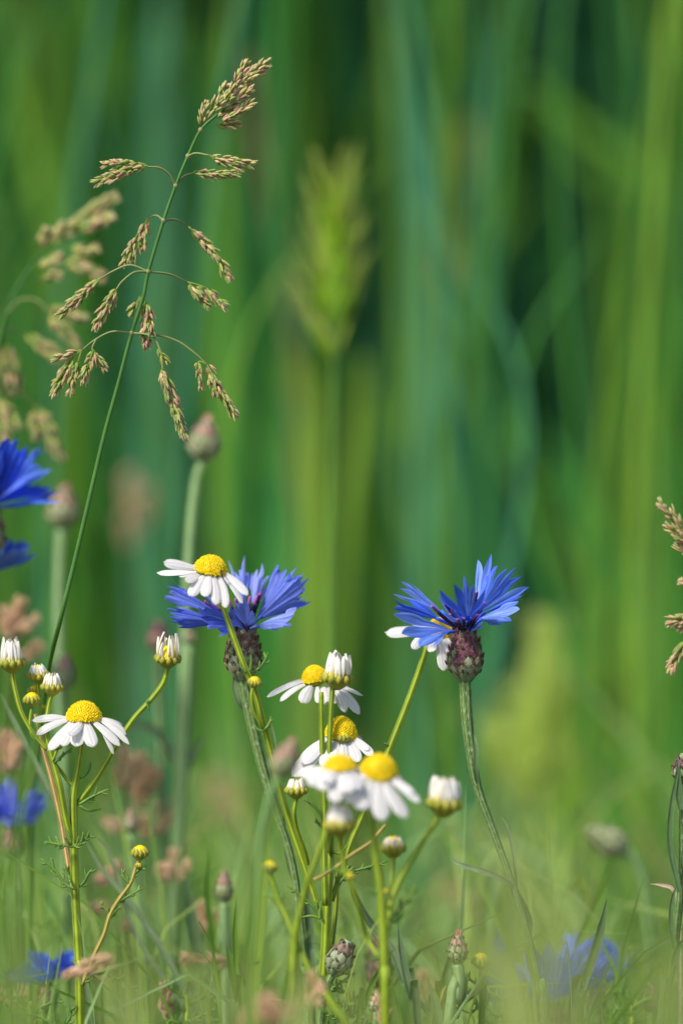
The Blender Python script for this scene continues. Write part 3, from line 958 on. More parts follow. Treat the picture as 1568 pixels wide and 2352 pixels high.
# ------------------------------------------------------------------ chamomile nearer the lens (softly out of focus)
def chamomile_near():
    dz = -.048
    px = M(1, dz)
    main = to_ground(path([(855, 1800), (854, 1880), (862, 1960), (874, 2040), (880, 2130), (884, 2230), (886, 2352)], dz))
    root = thing('chamomile_plant', 'nearer soft-edged chamomile with two overlapping daisies and three white budding heads', 'chamomile', main[-1])
    tubes = [(main, [6 * px, 7 * px, 8 * px, 9 * px, 11 * px, 12 * px, 12 * px, 12 * px, 12 * px], .25)]
    tubes.append((path([(1012, 1862, .004), (990, 1905, .004), (955, 1960, .004), (925, 2008, .003), (905, 2050, .002), (893, 2085, 0)], dz), [6 * px] * 3 + [7 * px] * 3, .3))
    tubes.append((path([(902, 1962, .018), (901, 2010, .016), (898, 2060, .012), (893, 2110, .006), (888, 2150, .0)], dz), [5.5 * px, 5.5 * px, 5.5 * px, 5.5 * px, 5 * px], .3))
    tubes.append((path([(780, 1905, -.002), (784, 1950, 0), (792, 2000, .0), (806, 2030, 0), (825, 2090, .002), (845, 2160, .006), (880, 2210, .0)], dz), [6 * px, 6 * px, 6 * px, 6 * px, 6 * px, 6 * px, 6 * px], .25))
    tubes.append((path([(772, 1790, -.002), (770, 1840, 0), (752, 1905, .0), (735, 1950, 0), (712, 2010, 0), (695, 2070, .002), (690, 2090, .002)], dz), [6 * px, 6 * px, 6.5 * px, 6.5 * px, 7 * px, 7 * px, 7 * px], .1))
    tubes.append((path([(620, 2005, .010), (628, 2030, .010), (640, 2070, .010), (660, 2110, .008), (680, 2160, .006), (705, 2215, .004), (740, 2270, .002), (780, 2330, 0), (830, 2400, 0)], dz), [4.5 * px, 5 * px, 6 * px, 6 * px, 6.5 * px, 7 * px, 8 * px, 9 * px, 9 * px], .1))
    tubes.append((path([(885, 1895, .03), (850, 1935, .028), (805, 1965, .026), (760, 2000, .024), (720, 2022, .022)], dz), [4 * px] * 5, .85))
    tubes.append((path([(690, 2090, .002), (682, 2130, .003), (676, 2180, .004), (671, 2270, .003), (668, 2352, 0)], dz), [7 * px, 8 * px, 9 * px, 11 * px, 11 * px], .15))
    stem_mesh(root, tubes, MT['cham_stem'])
    chamomile_head(root, (780, 1765), dz - .002, 37, 32, axis_vec(-.10, 1, .15), [
        (750, 1768, 712, 1803, 26), (758, 1770, 735, 1812, 30), (775, 1772, 768, 1843, 28), (768, 1770, 745, 1795, 28), (792, 1772, 800, 1820, 30), (806, 1770, 822, 1812, 26),
        (750, 1764, 690, 1782, 22, .003, 5), (808, 1764, 850, 1782, 20, .003, 5), (765, 1758, 750, 1765, 16, .01, 2)], 101)
    chamomile_head(root, (868, 1776), dz, 43, 46, axis_vec(.22, 1, .45), [
        (842, 1780, 770, 1802, 34, -.003, 6), (845, 1785, 792, 1838, 38, -.004, 6), (852, 1790, 828, 1858, 40), (870, 1794, 880, 1884, 33), (888, 1794, 935, 1876, 31), (898, 1790, 962, 1842, 17),
        (903, 1786, 950, 1822, 14), (838, 1770, 780, 1785, 26, .002, 5), (862, 1768, 840, 1775, 18, .01, 2), (895, 1770, 925, 1790, 16, .008, 3)], 102)
    chamomile_bud(root, (1020, 1840), dz + .004, 37, axis_vec(.08, 1, .1), 'full', 103, tall=.85)
    chamomile_bud(root, (780, 1890), dz - .002, 33, axis_vec(-.03, 1, .1), 'white', 104, tall=1.15)
    chamomile_bud(root, (902, 1944), dz + .018, 27, axis_vec(0, 1, .1), 'white', 105, tall=.72)
    chamomile_bud(root, (620, 1990), dz + .010, 17, axis_vec(0, 1, .1), 'green', 106)
    chamomile_bud(root, (803, 2012), dz, 11, axis_vec(0, 1, .1), 'green', 107)
    chamomile_bud(root, (884, 2048), dz, 9, axis_vec(0, 1, .1), 'green', 108)
    F = lambda pts, n, l, s, d=0.0: feather(root, pts, n, l, s, dz + d, 3.0)
    F([(892, 2110), (920, 2085), (940, 2060), (955, 2030)], 5, 26, 111, .004)
    F([(892, 2118), (922, 2105), (948, 2070)], 3, 20, 112, .003)
    F([(878, 2060), (860, 2050), (848, 2040)], 2, 14, 113, 0)
    F([(655, 2105), (646, 2075), (652, 2050)], 2, 14, 114, .01)
    F([(645, 2080), (620, 2060), (605, 2050)], 2, 14, 115, .01)
    F([(790, 2010), (770, 1995), (740, 2000)], 4, 22, 116, 0)
    F([(888, 2180), (860, 2200), (830, 2195)], 3, 22, 117, 0)
    return root

cham_a = chamomile_left()
cham_b = chamomile_middle()
cham_c = chamomile_near()

# small chamomile at the lower right of the middle
def chamomile_small():
    dz = .004
    px = M(1, dz)
    main = to_ground(path([(1104, 2225), (1103, 2260), (1092, 2282), (1060, 2305), (1030, 2325), (1000, 2352)], dz))
    root = thing('chamomile_plant', 'short chamomile shoot with a single yellow-topped bud low beside the grey-green shoots', 'chamomile', main[-1])
    stem_mesh(root, [(main, [4 * px, 4.5 * px, 5 * px, 5.5 * px, 6 * px, 6 * px, 6 * px, 6 * px], .7)], MT['cham_stem'])
    chamomile_bud(root, (1105, 2205), dz, 22, axis_vec(.05, 1, .1), 'green', 121)
    for k, pts in enumerate(([(1100, 2265), (1080, 2250), (1072, 2235)], [(1098, 2275), (1112, 2262), (1118, 2240)], [(1085, 2290), (1070, 2275), (1066, 2255)], [(1090, 2290), (1095, 2312), (1080, 2330)])):
        feather(root, pts, 3, 16, 130 + k, dz)
    return root
chamomile_small()

def leafy_shoot(label, x, y, dz, seed):
    rng = random.Random(seed)
    main = to_ground(path([(x, y), (x + rng.uniform(-4, 4), y + 60), (x + rng.uniform(-12, 12), y + 150)], dz))
    root = thing('chamomile_plant', label, 'chamomile', main[-1])
    stem_mesh(root, [(main, [M(4), M(5), M(6), M(6), M(6)], .3)], MT['cham_stem'])
    for k in range(7):
        yy = y + 10 + k * 17
        sd = 1 if k % 2 else -1
        L = rng.uniform(45, 75)
        feather(root, [(x, yy), (x + sd * L * .45, yy - L * rng.uniform(.1, .35)), (x + sd * L, yy - L * rng.uniform(.2, .75))], 7, 22, seed * 10 + k, dz + rng.uniform(-.006, .006), 2.6)
    return root
leafy_shoot('feathery chamomile shoot without flowers in the bottom left corner', 70, 2300, .012, 151)
leafy_shoot('feathery leafy shoot at the bottom between the left chamomile and the broad green blade', 430, 2285, .02, 152)
leafy_shoot('feathery leafy shoot at the bottom, right under the brown scaly bud', 800, 2275, .004, 153)
leafy_shoot('feathery leafy shoot, blurred, at the bottom right of the pale opening bud', 1160, 2290, .03, 154)
leafy_shoot('feathery leafy shoot, blurred, near the bottom right corner', 1450, 2290, .03, 155)

# tiny insects on two of the discs
def insect(px_, py_, dz, size, label, tiltx):
    c = P(px_, py_, dz)
    ax = axis_vec(tiltx, 1, .1)
    a, b = perp(ax)
    root = tag(bpy.data.objects.new('insect', None), label, 'insect')
    COL.objects.link(root)
    root.location = c
    root['_loc'] = (c.x, c.y, c.z)
    mb = MB()
    s = M(size)
    mb.lemma(c - ax * s * .5, c + ax * s * .15, s * .22, r=.1, n=8)
    mb.ball(c + ax * s * .22, ax, s * .10, s * .12, r=.1, n=8, m=6)
    mb.ball(c + ax * s * .40, ax, s * .09, s * .08, r=.1, n=8, m=6)
    mb.build('body', MT['insect'], root)
    for sd in (-1, 1):
        for k in range(3):
            m2 = MB()
            o = c + ax * s * (.05 + .12 * k)
            m2.tube([o, o + a * sd * s * .16 + ax * s * .06 * (k - 1), o + a * sd * s * .26 + ax * s * .14 * (k - 1) - b * s * .08], s * .02, n=5, k=2, r=.1)
            m2.build('leg', MT['insect'], root)
        m2 = MB()
        petal(m2, c + ax * s * .2 + b * s * .1, c - ax * s * .45 + a * sd * s * .12 + b * s * .1, s * .16, b * s * .05, b, .5, notch=False)
        m2.build('wing', MT['insect_wing'], root)
MT['insect'] = plant_mat('insect_body', [(0, (.012, .011, .010)), (1, (.03, .025, .02))], .1, 500, rough=.35)
MT['insect_wing'] = plant_mat('insect_wing', [(0, (.05, .05, .045)), (1, (.09, .09, .08))], .1, 500, rough=.3)
insect(510, 1317, -.0113, 17, 'tiny black insect on the yellow disc before the pale cornflower', -.05)

# ------------------------------------------------------------------ the two sharp cornflowers
def cornflower_deep():
    dz = 0.0
    px = M(1)
    main = to_ground(path([(1067, 1560), (1072, 1650), (1083, 1740), (1098, 1815), (1125, 1890), (1156, 1975), (1185, 2060), (1210, 2140), (1228, 2220), (1240, 2290), (1250, 2352)], dz))
    root = thing('cornflower', 'deep blue cornflower in sharp focus with a purple bract cup on a slender bending stem', 'cornflower', main[-1])
    stem_mesh(root, [(main, [12.5 * px, 12 * px, 10.5 * px, 9 * px, 8 * px, 7.5 * px, 7 * px, 7 * px, 7 * px, 7.5 * px, 8 * px, 8 * px, 8 * px], .35)], MT['corn_stem'], ribs=6, depth=.12, n=24)
    for pts, w, lab in (
            ([(1096, 1800, -.002), (1092, 1760, -.003), (1093, 1715, -.003), (1089, 1690, -.002), (1086, 1678, -.002)], [9, 12, 10, 5, 1], None),
            ([(1212, 2155, .002), (1217, 2120, .004), (1200, 2075, .002), (1168, 2030, -.002), (1120, 2005, -.004), (1070, 1990, -.005), (1045, 1980, -.005), (1030, 1968, -.005)], [10, 12, 13, 13, 14, 12, 8, 1], None),
            ([(1186, 2062, .003), (1182, 1990, .003), (1172, 1930, .003), (1160, 1890, .003), (1150, 1877, .003)], [7, 8, 7, 5, 1], None)):
        mb = MB()
        mb.ribbon(path(pts, dz), [M(x) for x in w], hint=(TOC + UPV * .4), fold=.2, k=5, r=.2 if w[0] == 9 else .85)
        mb.build('leaf', MT['corn_leaf'], root)
    h = cornflower_head(root, (1068, 1450), (1067, 1566), dz, 37, 201, purple=.62, rtop=.60)
    B = 'blue'
    F = lambda base, tips, dzb, dzt, cu, nt, sd, **k: floret(h, base, tips, B, dz + dzb, dz + dzt, cu, nt, sd, **k)
    # back florets first
    F((1062, 1448), [(1001, 1370), (1012, 1372), (1020, 1384)], .002, .008, 0, .6, 1)
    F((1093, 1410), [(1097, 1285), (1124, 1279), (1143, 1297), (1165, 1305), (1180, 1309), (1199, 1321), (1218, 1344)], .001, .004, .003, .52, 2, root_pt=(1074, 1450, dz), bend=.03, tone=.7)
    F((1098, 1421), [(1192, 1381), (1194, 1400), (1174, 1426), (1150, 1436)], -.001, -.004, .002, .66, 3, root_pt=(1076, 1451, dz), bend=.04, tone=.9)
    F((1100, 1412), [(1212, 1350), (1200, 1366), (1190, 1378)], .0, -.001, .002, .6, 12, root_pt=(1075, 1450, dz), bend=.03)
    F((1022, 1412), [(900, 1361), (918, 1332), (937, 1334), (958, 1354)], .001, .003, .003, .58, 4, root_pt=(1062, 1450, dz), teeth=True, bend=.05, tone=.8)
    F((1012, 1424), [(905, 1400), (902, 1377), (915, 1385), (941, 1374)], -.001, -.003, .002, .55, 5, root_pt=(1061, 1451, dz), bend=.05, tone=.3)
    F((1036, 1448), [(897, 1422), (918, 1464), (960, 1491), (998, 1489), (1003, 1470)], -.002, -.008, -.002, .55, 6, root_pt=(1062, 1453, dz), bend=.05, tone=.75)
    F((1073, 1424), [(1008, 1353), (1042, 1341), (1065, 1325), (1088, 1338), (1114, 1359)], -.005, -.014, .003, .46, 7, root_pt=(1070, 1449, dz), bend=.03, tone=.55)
    F((1072, 1444), [(1026, 1410), (1040, 1402)], -.004, -.012, 0, .6, 8)
    F((1080, 1452), [(1106, 1428), (1108, 1437)], -.003, -.006, 0, .6, 9)
    F((1072, 1440), [(1060, 1400), (1075, 1395), (1090, 1402)], -.002, -.006, 0, .55, 10)
    F((1072, 1440), [(1100, 1382), (1120, 1385), (1112, 1405)], -.002, -.007, 0, .55, 11)
    stamens(h, (1068, 1450), [(1022, 1388, -.003), (1036, 1393, -.005), (1046, 1392, -.004), (1064, 1420, -.010), (1050, 1424, -.010), (1095, 1360, -.004), (1111, 1386, -.006), (1096, 1414, -.010), (992, 1393, -.004), (1034, 1412, -.008)], dz, 210, r=3.6)
    # small blue central tubes
    mb = MB()
    rg = random.Random(5)
    for _ in range(16):
        th = rg.uniform(0, 6.28)
        p0 = P(1068 + 14 * math.cos(th), 1452, dz - .0016 * math.sin(th))
        p1 = P(1068 + 32 * math.cos(th) + rg.uniform(-5, 5), 1412 + rg.uniform(-8, 14), dz - .005 * math.sin(th))
        mb.tube([p0, lerp(p0, p1, .5), p1], [M(3), M(3.6), M(5)], n=7, k=3, r=rg.uniform(0, .4))
    mb.build('disc_floret', MT['blue'], h)
    return root

def cornflower_pale():
    dz = .011
    px = M(1, dz)
    main = to_ground(path([(556, 1550), (568, 1610), (585, 1690), (605, 1770), (635, 1870), (660, 1940), (678, 2020), (688, 2110), (698, 2220), (706, 2352)], dz))
    root = thing('cornflower', 'pale violet-blue cornflower behind a chamomile head on a leaning grey-green stem', 'cornflower', main[-1])
    stem_mesh(root, [(main, [11 * px, 12 * px, 11 * px, 10 * px, 9 * px, 8 * px, 8 * px, 8 * px, 8.5 * px, 9 * px, 9 * px, 9 * px], .55)], MT['corn_stem'], ribs=6, depth=.12, n=24)
    for pts, w, rr in (
            ([(560, 1630, .001), (548, 1610, 0), (540, 1580, 0), (541, 1555, 0), (545, 1540, 0)], [8, 14, 16, 12, 2], .5),
            ([(645, 1870, .001), (634, 1810, 0), (622, 1750, -.001), (608, 1690, 0), (590, 1630, .001)], [12, 16, 14, 9, 2], .6),
            ([(640, 1790, .001), (634, 1730, 0), (629, 1690, 0), (622, 1665, 0), (616, 1652, 0)], [5, 6, 6, 4, 1], .6),
            ([(690, 2060, .001), (668, 2000, .001), (655, 1930, .001), (650, 1850, .002)], [8, 12, 10, 2], .4)):
        mb = MB()
        mb.ribbon(path(pts, dz), [M(x) for x in w], hint=(TOC + UPV * .4), fold=.2, k=5, r=rr)
        mb.build('leaf', MT['corn_leaf'], root)
    h = cornflower_head(root, (562, 1446), (556, 1562), dz, 38, 202, purple=.35, rtop=.60, mats=('scale_green', 'scale_brown'))
    B = 'violet_blue'
    F = lambda base, tips, dzb, dzt, cu, nt, sd, **k: floret(h, base, tips, B, dz + dzb, dz + dzt, cu, nt, sd, **k)
    F((555, 1405), [(521, 1293), (540, 1306), (559, 1287), (578, 1312)], .002, .012, .002, .70, 21, root_pt=(560, 1446, dz), teeth=True, bend=.03, tone=.9)
    F((578, 1408), [(575, 1318), (594, 1299), (609, 1330), (608, 1358)], .002, .010, .002, .72, 22, root_pt=(564, 1446, dz), teeth=True, bend=.03, tone=.95)
    F((556, 1440), [(426, 1322), (440, 1332), (452, 1346)], .001, .008, .002, .6, 23, bend=.03)
    F((512, 1418), [(378, 1373), (380, 1344), (394, 1336), (408, 1352), (424, 1358)], 0, .003, .002, .74, 24, root_pt=(556, 1447, dz), teeth=True, bend=.05)
    F((524, 1432), [(410, 1443), (390, 1428), (385, 1416), (382, 1398), (400, 1392)], -.001, -.004, .002, .76, 25, root_pt=(557, 1448, dz), teeth=True, bend=.05)
    F((588, 1426), [(637, 1296), (661, 1304), (683, 1302), (701, 1314), (712, 1326), (700, 1357), (704, 1372), (704, 1391)], 0, 0, .003, .80, 26, root_pt=(566, 1447, dz), teeth=True, bend=.03)
    F((588, 1438), [(687, 1404), (668, 1437), (636, 1447), (612, 1448)], -.001, -.005, .002, .80, 27, root_pt=(568, 1448, dz), teeth=True, bend=.05)
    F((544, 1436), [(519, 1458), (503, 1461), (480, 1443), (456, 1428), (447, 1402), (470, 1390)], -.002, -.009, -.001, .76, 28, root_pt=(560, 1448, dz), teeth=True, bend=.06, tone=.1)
    F((567, 1438), [(528, 1396), (540, 1388), (562, 1369), (573, 1382), (588, 1404), (590, 1425)], -.003, -.008, .002, .70, 29, root_pt=(563, 1448, dz), teeth=True, bend=.03)
    F((562, 1447), [(518, 1420), (520, 1404), (530, 1396)], -.003, -.008, .001, .6, 30, bend=.03)
    stamens(h, (562, 1446), [(470, 1382, -.004), (488, 1388, -.005), (541, 1378, -.001), (525, 1380, -.002), (590, 1371, -.002), (574, 1372, .002), (595, 1366, -.001), (600, 1362, 0)], dz, 211, r=3.6)
    return root

MT['scale_brown'] = plant_mat('bract_brown', [(0, (.10, .075, .055)), (1, (.22, .15, .12))], .35, 900, rough=.6, fleck=(.40, .36, .32), fleck_amt=.55)
cornflower_deep()
cornflower_pale()

MT['bract_pale'] = plant_mat('bract_pale', [(0, (.26, .34, .15)), (1, (.40, .45, .26))], .25, 600, rough=.6)
MT['bract_rosy'] = plant_mat('bract_rosy', [(0, (.36, .26, .18)), (1, (.48, .27, .22))], .25, 600, rough=.6)
PB = ('bract_pale', 'bract_rosy')
# ------------------------------------------------------------------ other cornflowers, softly out of focus
def cornflower_side(label, c, dz, size, stem, seed, mat='blue', n=10, closed=False, ax=(0, 1, .1), fl=(0, 360), elev=(10, 55), cup_r=.26, leaves=()):
    """one open cornflower seen from the side; c = top of the cup, size = floret length in photo units"""
    rng = random.Random(seed)
    main = to_ground(path([(c[0], c[1] + size * .75)] + list(stem), dz))
    root = thing('cornflower', label, 'cornflower', main[-1])
    w = M(size * .075, dz)
    stem_mesh(root, [(main, [w] * len(main), .4)], MT['corn_stem'], ribs=0, n=10)
    h = cornflower_head(root, c, (c[0], c[1] + size * .78), dz, size * cup_r * .85, seed, purple=.5, scales=(7, 9, 9, 8), mats=PB)
    for k in range(n):
        th = math.radians(fl[0] + (fl[1] - fl[0]) * (k + .5) / n + rng.uniform(-8, 8))
        e = math.radians(rng.uniform(*elev))
        L = size * rng.uniform(.85, 1.1)
        dx, dzv, dy = math.cos(th) * math.cos(e), -math.sin(th) * math.cos(e), math.sin(e)
        tips = []
        for j in range(5):
            f = (j - 2) * .26
            # spread the fan around the vertical and sideways
            tx = dx + (-dzv) * f * .9
            tz = dzv + dx * f * .9
            ty = dy + (.16 - f * f * .5) + rng.uniform(-.05, .05)
            tips.append((c[0] + tx * L, c[1] - ty * L, M(tz * L, dz)))
        floret(h, (c[0] + dx * 6, c[1]), tips, mat, dz, dz, 0, .66, seed * 31 + k, bend=.04)
    stamens(h, (c[0], c[1]), [(c[0] + rng.uniform(-.3, .3) * size, c[1] - size * rng.uniform(.3, .5), M(rng.uniform(-.25, .1) * size)) for _ in range(7)], dz, seed + 3, r=3.5)
    for pts, wl in leaves:
        mb = MB()
        mb.ribbon(path(pts, dz), M(wl, dz), hint=TOC, fold=.2, r=.4)
        mb.build('leaf', MT['corn_leaf'], root)
    return root

cornflower_side('soft deep blue cornflower cut by the edge of the picture under the drooping grass heads', (-28, 1164), .050, 172, [(-30, 1320), (-30, 1500), (-28, 1750), (-20, 2100)], 301, elev=(-4, 58), n=16)
cornflower_side('soft violet-blue cornflower just below another one at the edge of the picture', (-40, 1318), .060, 118, [(-40, 1480), (-40, 1700), (-36, 2050)], 302, mat='blue', elev=(0, 70), n=14)
cornflower_side('blurred violet-blue cornflower low behind the leaning grass stem at the left edge', (30, 1900), .075, 96, [(40, 2020), (46, 2200)], 303, mat='violet_blue', elev=(5, 60), n=15)
cornflower_side('blurred blue cornflower lowest at the left behind the thick chamomile stem', (104, 2258), .055, 92, [(112, 2320), (112, 2380)], 304, elev=(5, 60), n=15)
cornflower_side('blurred blue cornflower low at the right between crossing blades', (1262, 2296), .065, 165, [(1262, 2400), (1262, 2480)], 305, mat='violet_blue', elev=(0, 45), n=15)
cornflower_side('strongly blurred deep blue cornflower behind the low violet one at the right', (1366, 2255), .11, 96, [(1370, 2320), (1372, 2420)], 306, elev=(20, 70), n=14)

def cornflower_budded(label, c, dz, r, tall, stem, seed, sw=10, mats=('scale_green', 'scale_purple'), tipcol=True, lean=(0, 0), tuft=None, leaves=(), lr=.5, group=None):
    """a closed cornflower bud on its stem; c = bottom of the bud"""
    main = to_ground(path([(c[0], c[1])] + list(stem), dz))
    root = thing('cornflower', label, 'cornflower bud', main[-1], group)
    stem_mesh(root, [(main, [M(sw, dz)] * len(main), lr)], MT['pale_stem' if mats[0] == 'bract_pale' else 'corn_stem'], ribs=0, n=10)
    h = cornflower_head(root, (c[0] + lean[0], c[1] - tall + lean[1]), c, dz, r, seed, purple=.4, scales=(7, 9, 8, 7), mats=mats, name='flower_bud', rtop=.35, spike=.7)
    if tuft:
        mb = MB()
        rg = random.Random(seed)
        t = P(c[0] + lean[0], c[1] - tall + lean[1], dz)
        d = (t - P(c[0], c[1], dz)).normalized()
        a, b = perp(d)
        for k in range(12):
            o = (a * rg.uniform(-1, 1) + b * rg.uniform(-1, 1)) * M(r * .28, dz)
            mb.lemma(t - d * M(r * .5, dz) + o * .6, t + d * M(tuft * rg.uniform(.5, 1), dz) + o, M(r * .28, dz), r=rg.random())
        mb.build('petal_tuft', MT['tuft'], h)
    for pts, wl in leaves:
        mb = MB()
        mb.ribbon(path(pts, dz), M(wl, dz), hint=TOC, fold=.2, r=.5)
        mb.build('leaf', MT['corn_leaf'], root)
    return root

MT['tuft'] = plant_mat('bud_tuft', [(0, (.42, .13, .14)), (1, (.55, .25, .22))], .2, 500)
cornflower_budded('blurred pink-tipped cornflower bud below the drooping grass spikes on a pale straight stem', (465, 1062), .10, 36, 96, [(452, 1100), (440, 1200), (432, 1320), (424, 1500), (415, 1700), (405, 1950), (398, 2200)], 401, 11, PB, lean=(10, 0), tuft=16, lr=.9, leaves=(([(412, 1760), (370, 1690), (320, 1665), (280, 1668)], 22), ([(408, 1800), (440, 1740), (470, 1690)], 22)))
cornflower_budded('blurred pinkish cornflower bud beside the deep blue flower at the left edge', (143, 1215), .13, 36, 90, [(138, 1280), (136, 1420), (140, 1600), (150, 1800), (160, 2100)], 402, 12, PB, lean=(6, 0), tuft=16, lr=.95)
cornflower_budded('small blurred reddish cornflower bud above the left daisy head', (146, 1585), .09, 24, 78, [(148, 1640), (152, 1800), (160, 2000), (160, 2300)], 403, 9, PB, lean=(4, 0), tuft=6)
cornflower_budded('dark blurred cornflower bud right behind the half-open chamomile head', (364, 1500), .12, 25, 74, [(366, 1600), (372, 1760), (380, 2000), (385, 2300)], 404, 10, ('bract_rosy', 'scale_purple'), lean=(2, 0), lr=.6)
cornflower_budded('tiny blurred pale cornflower bud under the pale cornflower petals', (434, 1482), .10, 18, 36, [(430, 1600), (420, 1800), (410, 2050)], 405, 12, PB, lr=.8)
cornflower_budded('near blurred pink bud leaning right below the small yellow bud', (640, 1785), -.085, 30, 80, [(620, 1830), (600, 1920), (588, 2050), (582, 2200), (580, 2352)], 406, 9, PB, lean=(32, 0), tuft=10, lr=.4)
cornflower_budded('brown scaly cornflower bud close to the main chamomile stem at the bottom', (762, 2240), -.004, 30, 80, [(752, 2262), (742, 2300), (735, 2352)], 407, 9, ('scale_green', 'scale_brown'), lean=(40, 0))
cornflower_budded('purple-brown blurred cornflower bud low behind the near chamomile stem', (868, 2275), .05, 30, 120, [(868, 2310), (868, 2360)], 408, 10, ('scale_brown', 'scale_purple'), tuft=10)
cornflower_budded('nodding fuzzy cornflower bud, blurred, at the right above crossing blades', (1440, 1955), .12, 33, 20, [(1462, 1985), (1480, 2040), (1490, 2150), (1500, 2300)], 409, 12, ('bract_pale', 'bract_pale'), lean=(-92, -30), lr=.5)
cornflower_budded('pale opening cornflower bud with a rosy tip on a leafy shoot at the bottom', (1050, 2215), .0, 22, 68, [(1055, 2250), (1048, 2300), (1030, 2352)], 410, 13, PB, lean=(2, 0), tuft=14, lr=.9, leaves=(([(1040, 2330), (1032, 2280), (1030, 2230), (1038, 2200)], 16), ([(1048, 2340), (1066, 2280), (1072, 2230)], 14), ([(1010, 2352), (1000, 2300), (982, 2250)], 20)))
cornflower_budded('small dark cornflower bud at the bottom right among grass', (1500, 2330), .03, 24, 70, [(1498, 2352), (1492, 2400)], 411, 8, ('scale_brown', 'scale_purple'))
cornflower_budded('small rosy bud at the bottom edge under the purple-brown one', (865, 2330), -.01, 18, 50, [(864, 2360), (862, 2420)], 412, 8, PB, tuft=6)
cornflower_budded('pale narrow cornflower bud, blurred, among blades left of the broad green blade', (515, 2075), .05, 19, 70, [(516, 2120), (520, 2220), (520, 2352)], 413, 12, PB, tuft=10, lr=.9)
cornflower_budded('rosy blurred bud over the tangle of grass right of the left chamomile', (300, 1915), .08, 18, 50, [(308, 1980), (318, 2080), (330, 2250)], 414, 10, PB, tuft=10, lr=.8)

# tall leafy stalk at the right edge
def edge_stalk():
    dz = -.004
    main = to_ground(path([(1562, 1760), (1564, 1850), (1566, 1940), (1562, 2040), (1555, 2120), (1546, 2200), (1530, 2280), (1515, 2352)], dz))
    root = thing('cornflower', 'leafy cornflower stalk with narrow upright leaves at the right edge of the picture', 'cornflower', main[-1])
    stem_mesh(root, [(main, [M(8)] * len(main), .15)], MT['corn_stem'], ribs=6, depth=.1, n=18)
    for pts, w in (([(1560, 2050), (1545, 1980), (1537, 1920), (1542, 1850), (1550, 1800), (1560, 1760)], 15), ([(1548, 2180), (1540, 2110), (1545, 2060), (1552, 2035)], 12), ([(1562, 1860), (1556, 1800), (1556, 1745)], 18), ([(1545, 2220), (1556, 2180), (1575, 2150)], 16)):
        mb = MB()
        mb.ribbon(path(pts, dz - .003), M(w), hint=TOC, fold=.25, r=.15)
        mb.build('leaf', MT['corn_leaf'], root)
    cornflower_head(root, (1572, 1730), (1566, 1800), dz, 26, 421, scales=(7, 9, 8), name='flower_bud', rtop=.4)
edge_stalk()
# ------------------------------------------------------------------ flowering grasses
grass_panicle('flowering_grass', 'tall flowering grass with drooping tan and purple spikelet tufts, sharp, the highest in the picture', 'grass',
    [(500, 262), (461, 299), (432, 359), (404, 427), (376, 507), (341, 624), (330, 680), (303, 765), (270, 890), (240, 1000), (205, 1150), (172, 1290), (140, 1420), (118, 1510, .012), (104, 1600, .03), (88, 1750, .06), (70, 2000, .08)],
    [
        (None, [((462, 290), (472, 232), 17), ((474, 275), (524, 190), 19), ((520, 235), (568, 138), 22), ((545, 200), (620, 140), 30), ((500, 270), (580, 200), 20), ((510, 282), (583, 232), 22), ((497, 286), (553, 285), 16), ((488, 260), (540, 200), 18)]),
        ([(404, 427), (390, 402), (368, 386), (340, 383)], [((332, 382), (213, 422), 28), ((318, 374), (234, 378), 15)]),
        ([(432, 359), (450, 352), (482, 357)], [((486, 362), (586, 376), 22), ((492, 368), (560, 390), 14)]),
        ([(404, 427), (422, 406), (445, 397)], [((447, 398), (548, 402), 22), ((455, 392), (500, 410), 14)]),
        ([(376, 507), (360, 495), (343, 500)], [((336, 506), (326, 575), 28), ((312, 545), (283, 612), 26), ((318, 548), (306, 604), 16)]),
        ([(376, 507), (405, 505), (432, 520)], [((440, 528), (500, 592), 22), ((488, 575), (531, 643), 20)]),
        ([(341, 624), (300, 609), (262, 622), (232, 640)], [((226, 642), (134, 730), 24), ((215, 655), (168, 708), 16)]),
        ([(341, 624), (308, 626), (280, 648), (270, 662)], [((268, 665), (217, 757), 26)]),
        ([(341, 624), (390, 630), (430, 648)], [((436, 652), (483, 706), 24), ((474, 662), (523, 710), 22)]),
        (None, [((322, 680), (298, 726), 17), ((334, 692), (336, 802), 34), ((342, 700), (350, 770), 18)]),
        ([(303, 765), (258, 762), (220, 780), (188, 805)], [((178, 808), (120, 830), 17), ((168, 822), (121, 912), 28), ((180, 832), (158, 908), 20)]),
        ([(222, 779), (214, 795), (212, 805)], [((214, 805), (188, 882), 22), ((218, 808), (243, 854), 13)]),
        ([(303, 765), (335, 768), (356, 778), (368, 805), (378, 835)], [((362, 802), (386, 836), 15), ((374, 850), (427, 1012), 34), ((372, 848), (386, 890), 18)]),
        ([(303, 765), (365, 770), (410, 785), (448, 812), (476, 838)], [((456, 830), (461, 895), 15), ((476, 838), (543, 962), 26), ((482, 858), (500, 910), 20)]),
    ], 0.002, 501, nodes=[(461, 299), (432, 359), (404, 427), (376, 507), (341, 624), (303, 765)], lem=(24, 6.5))

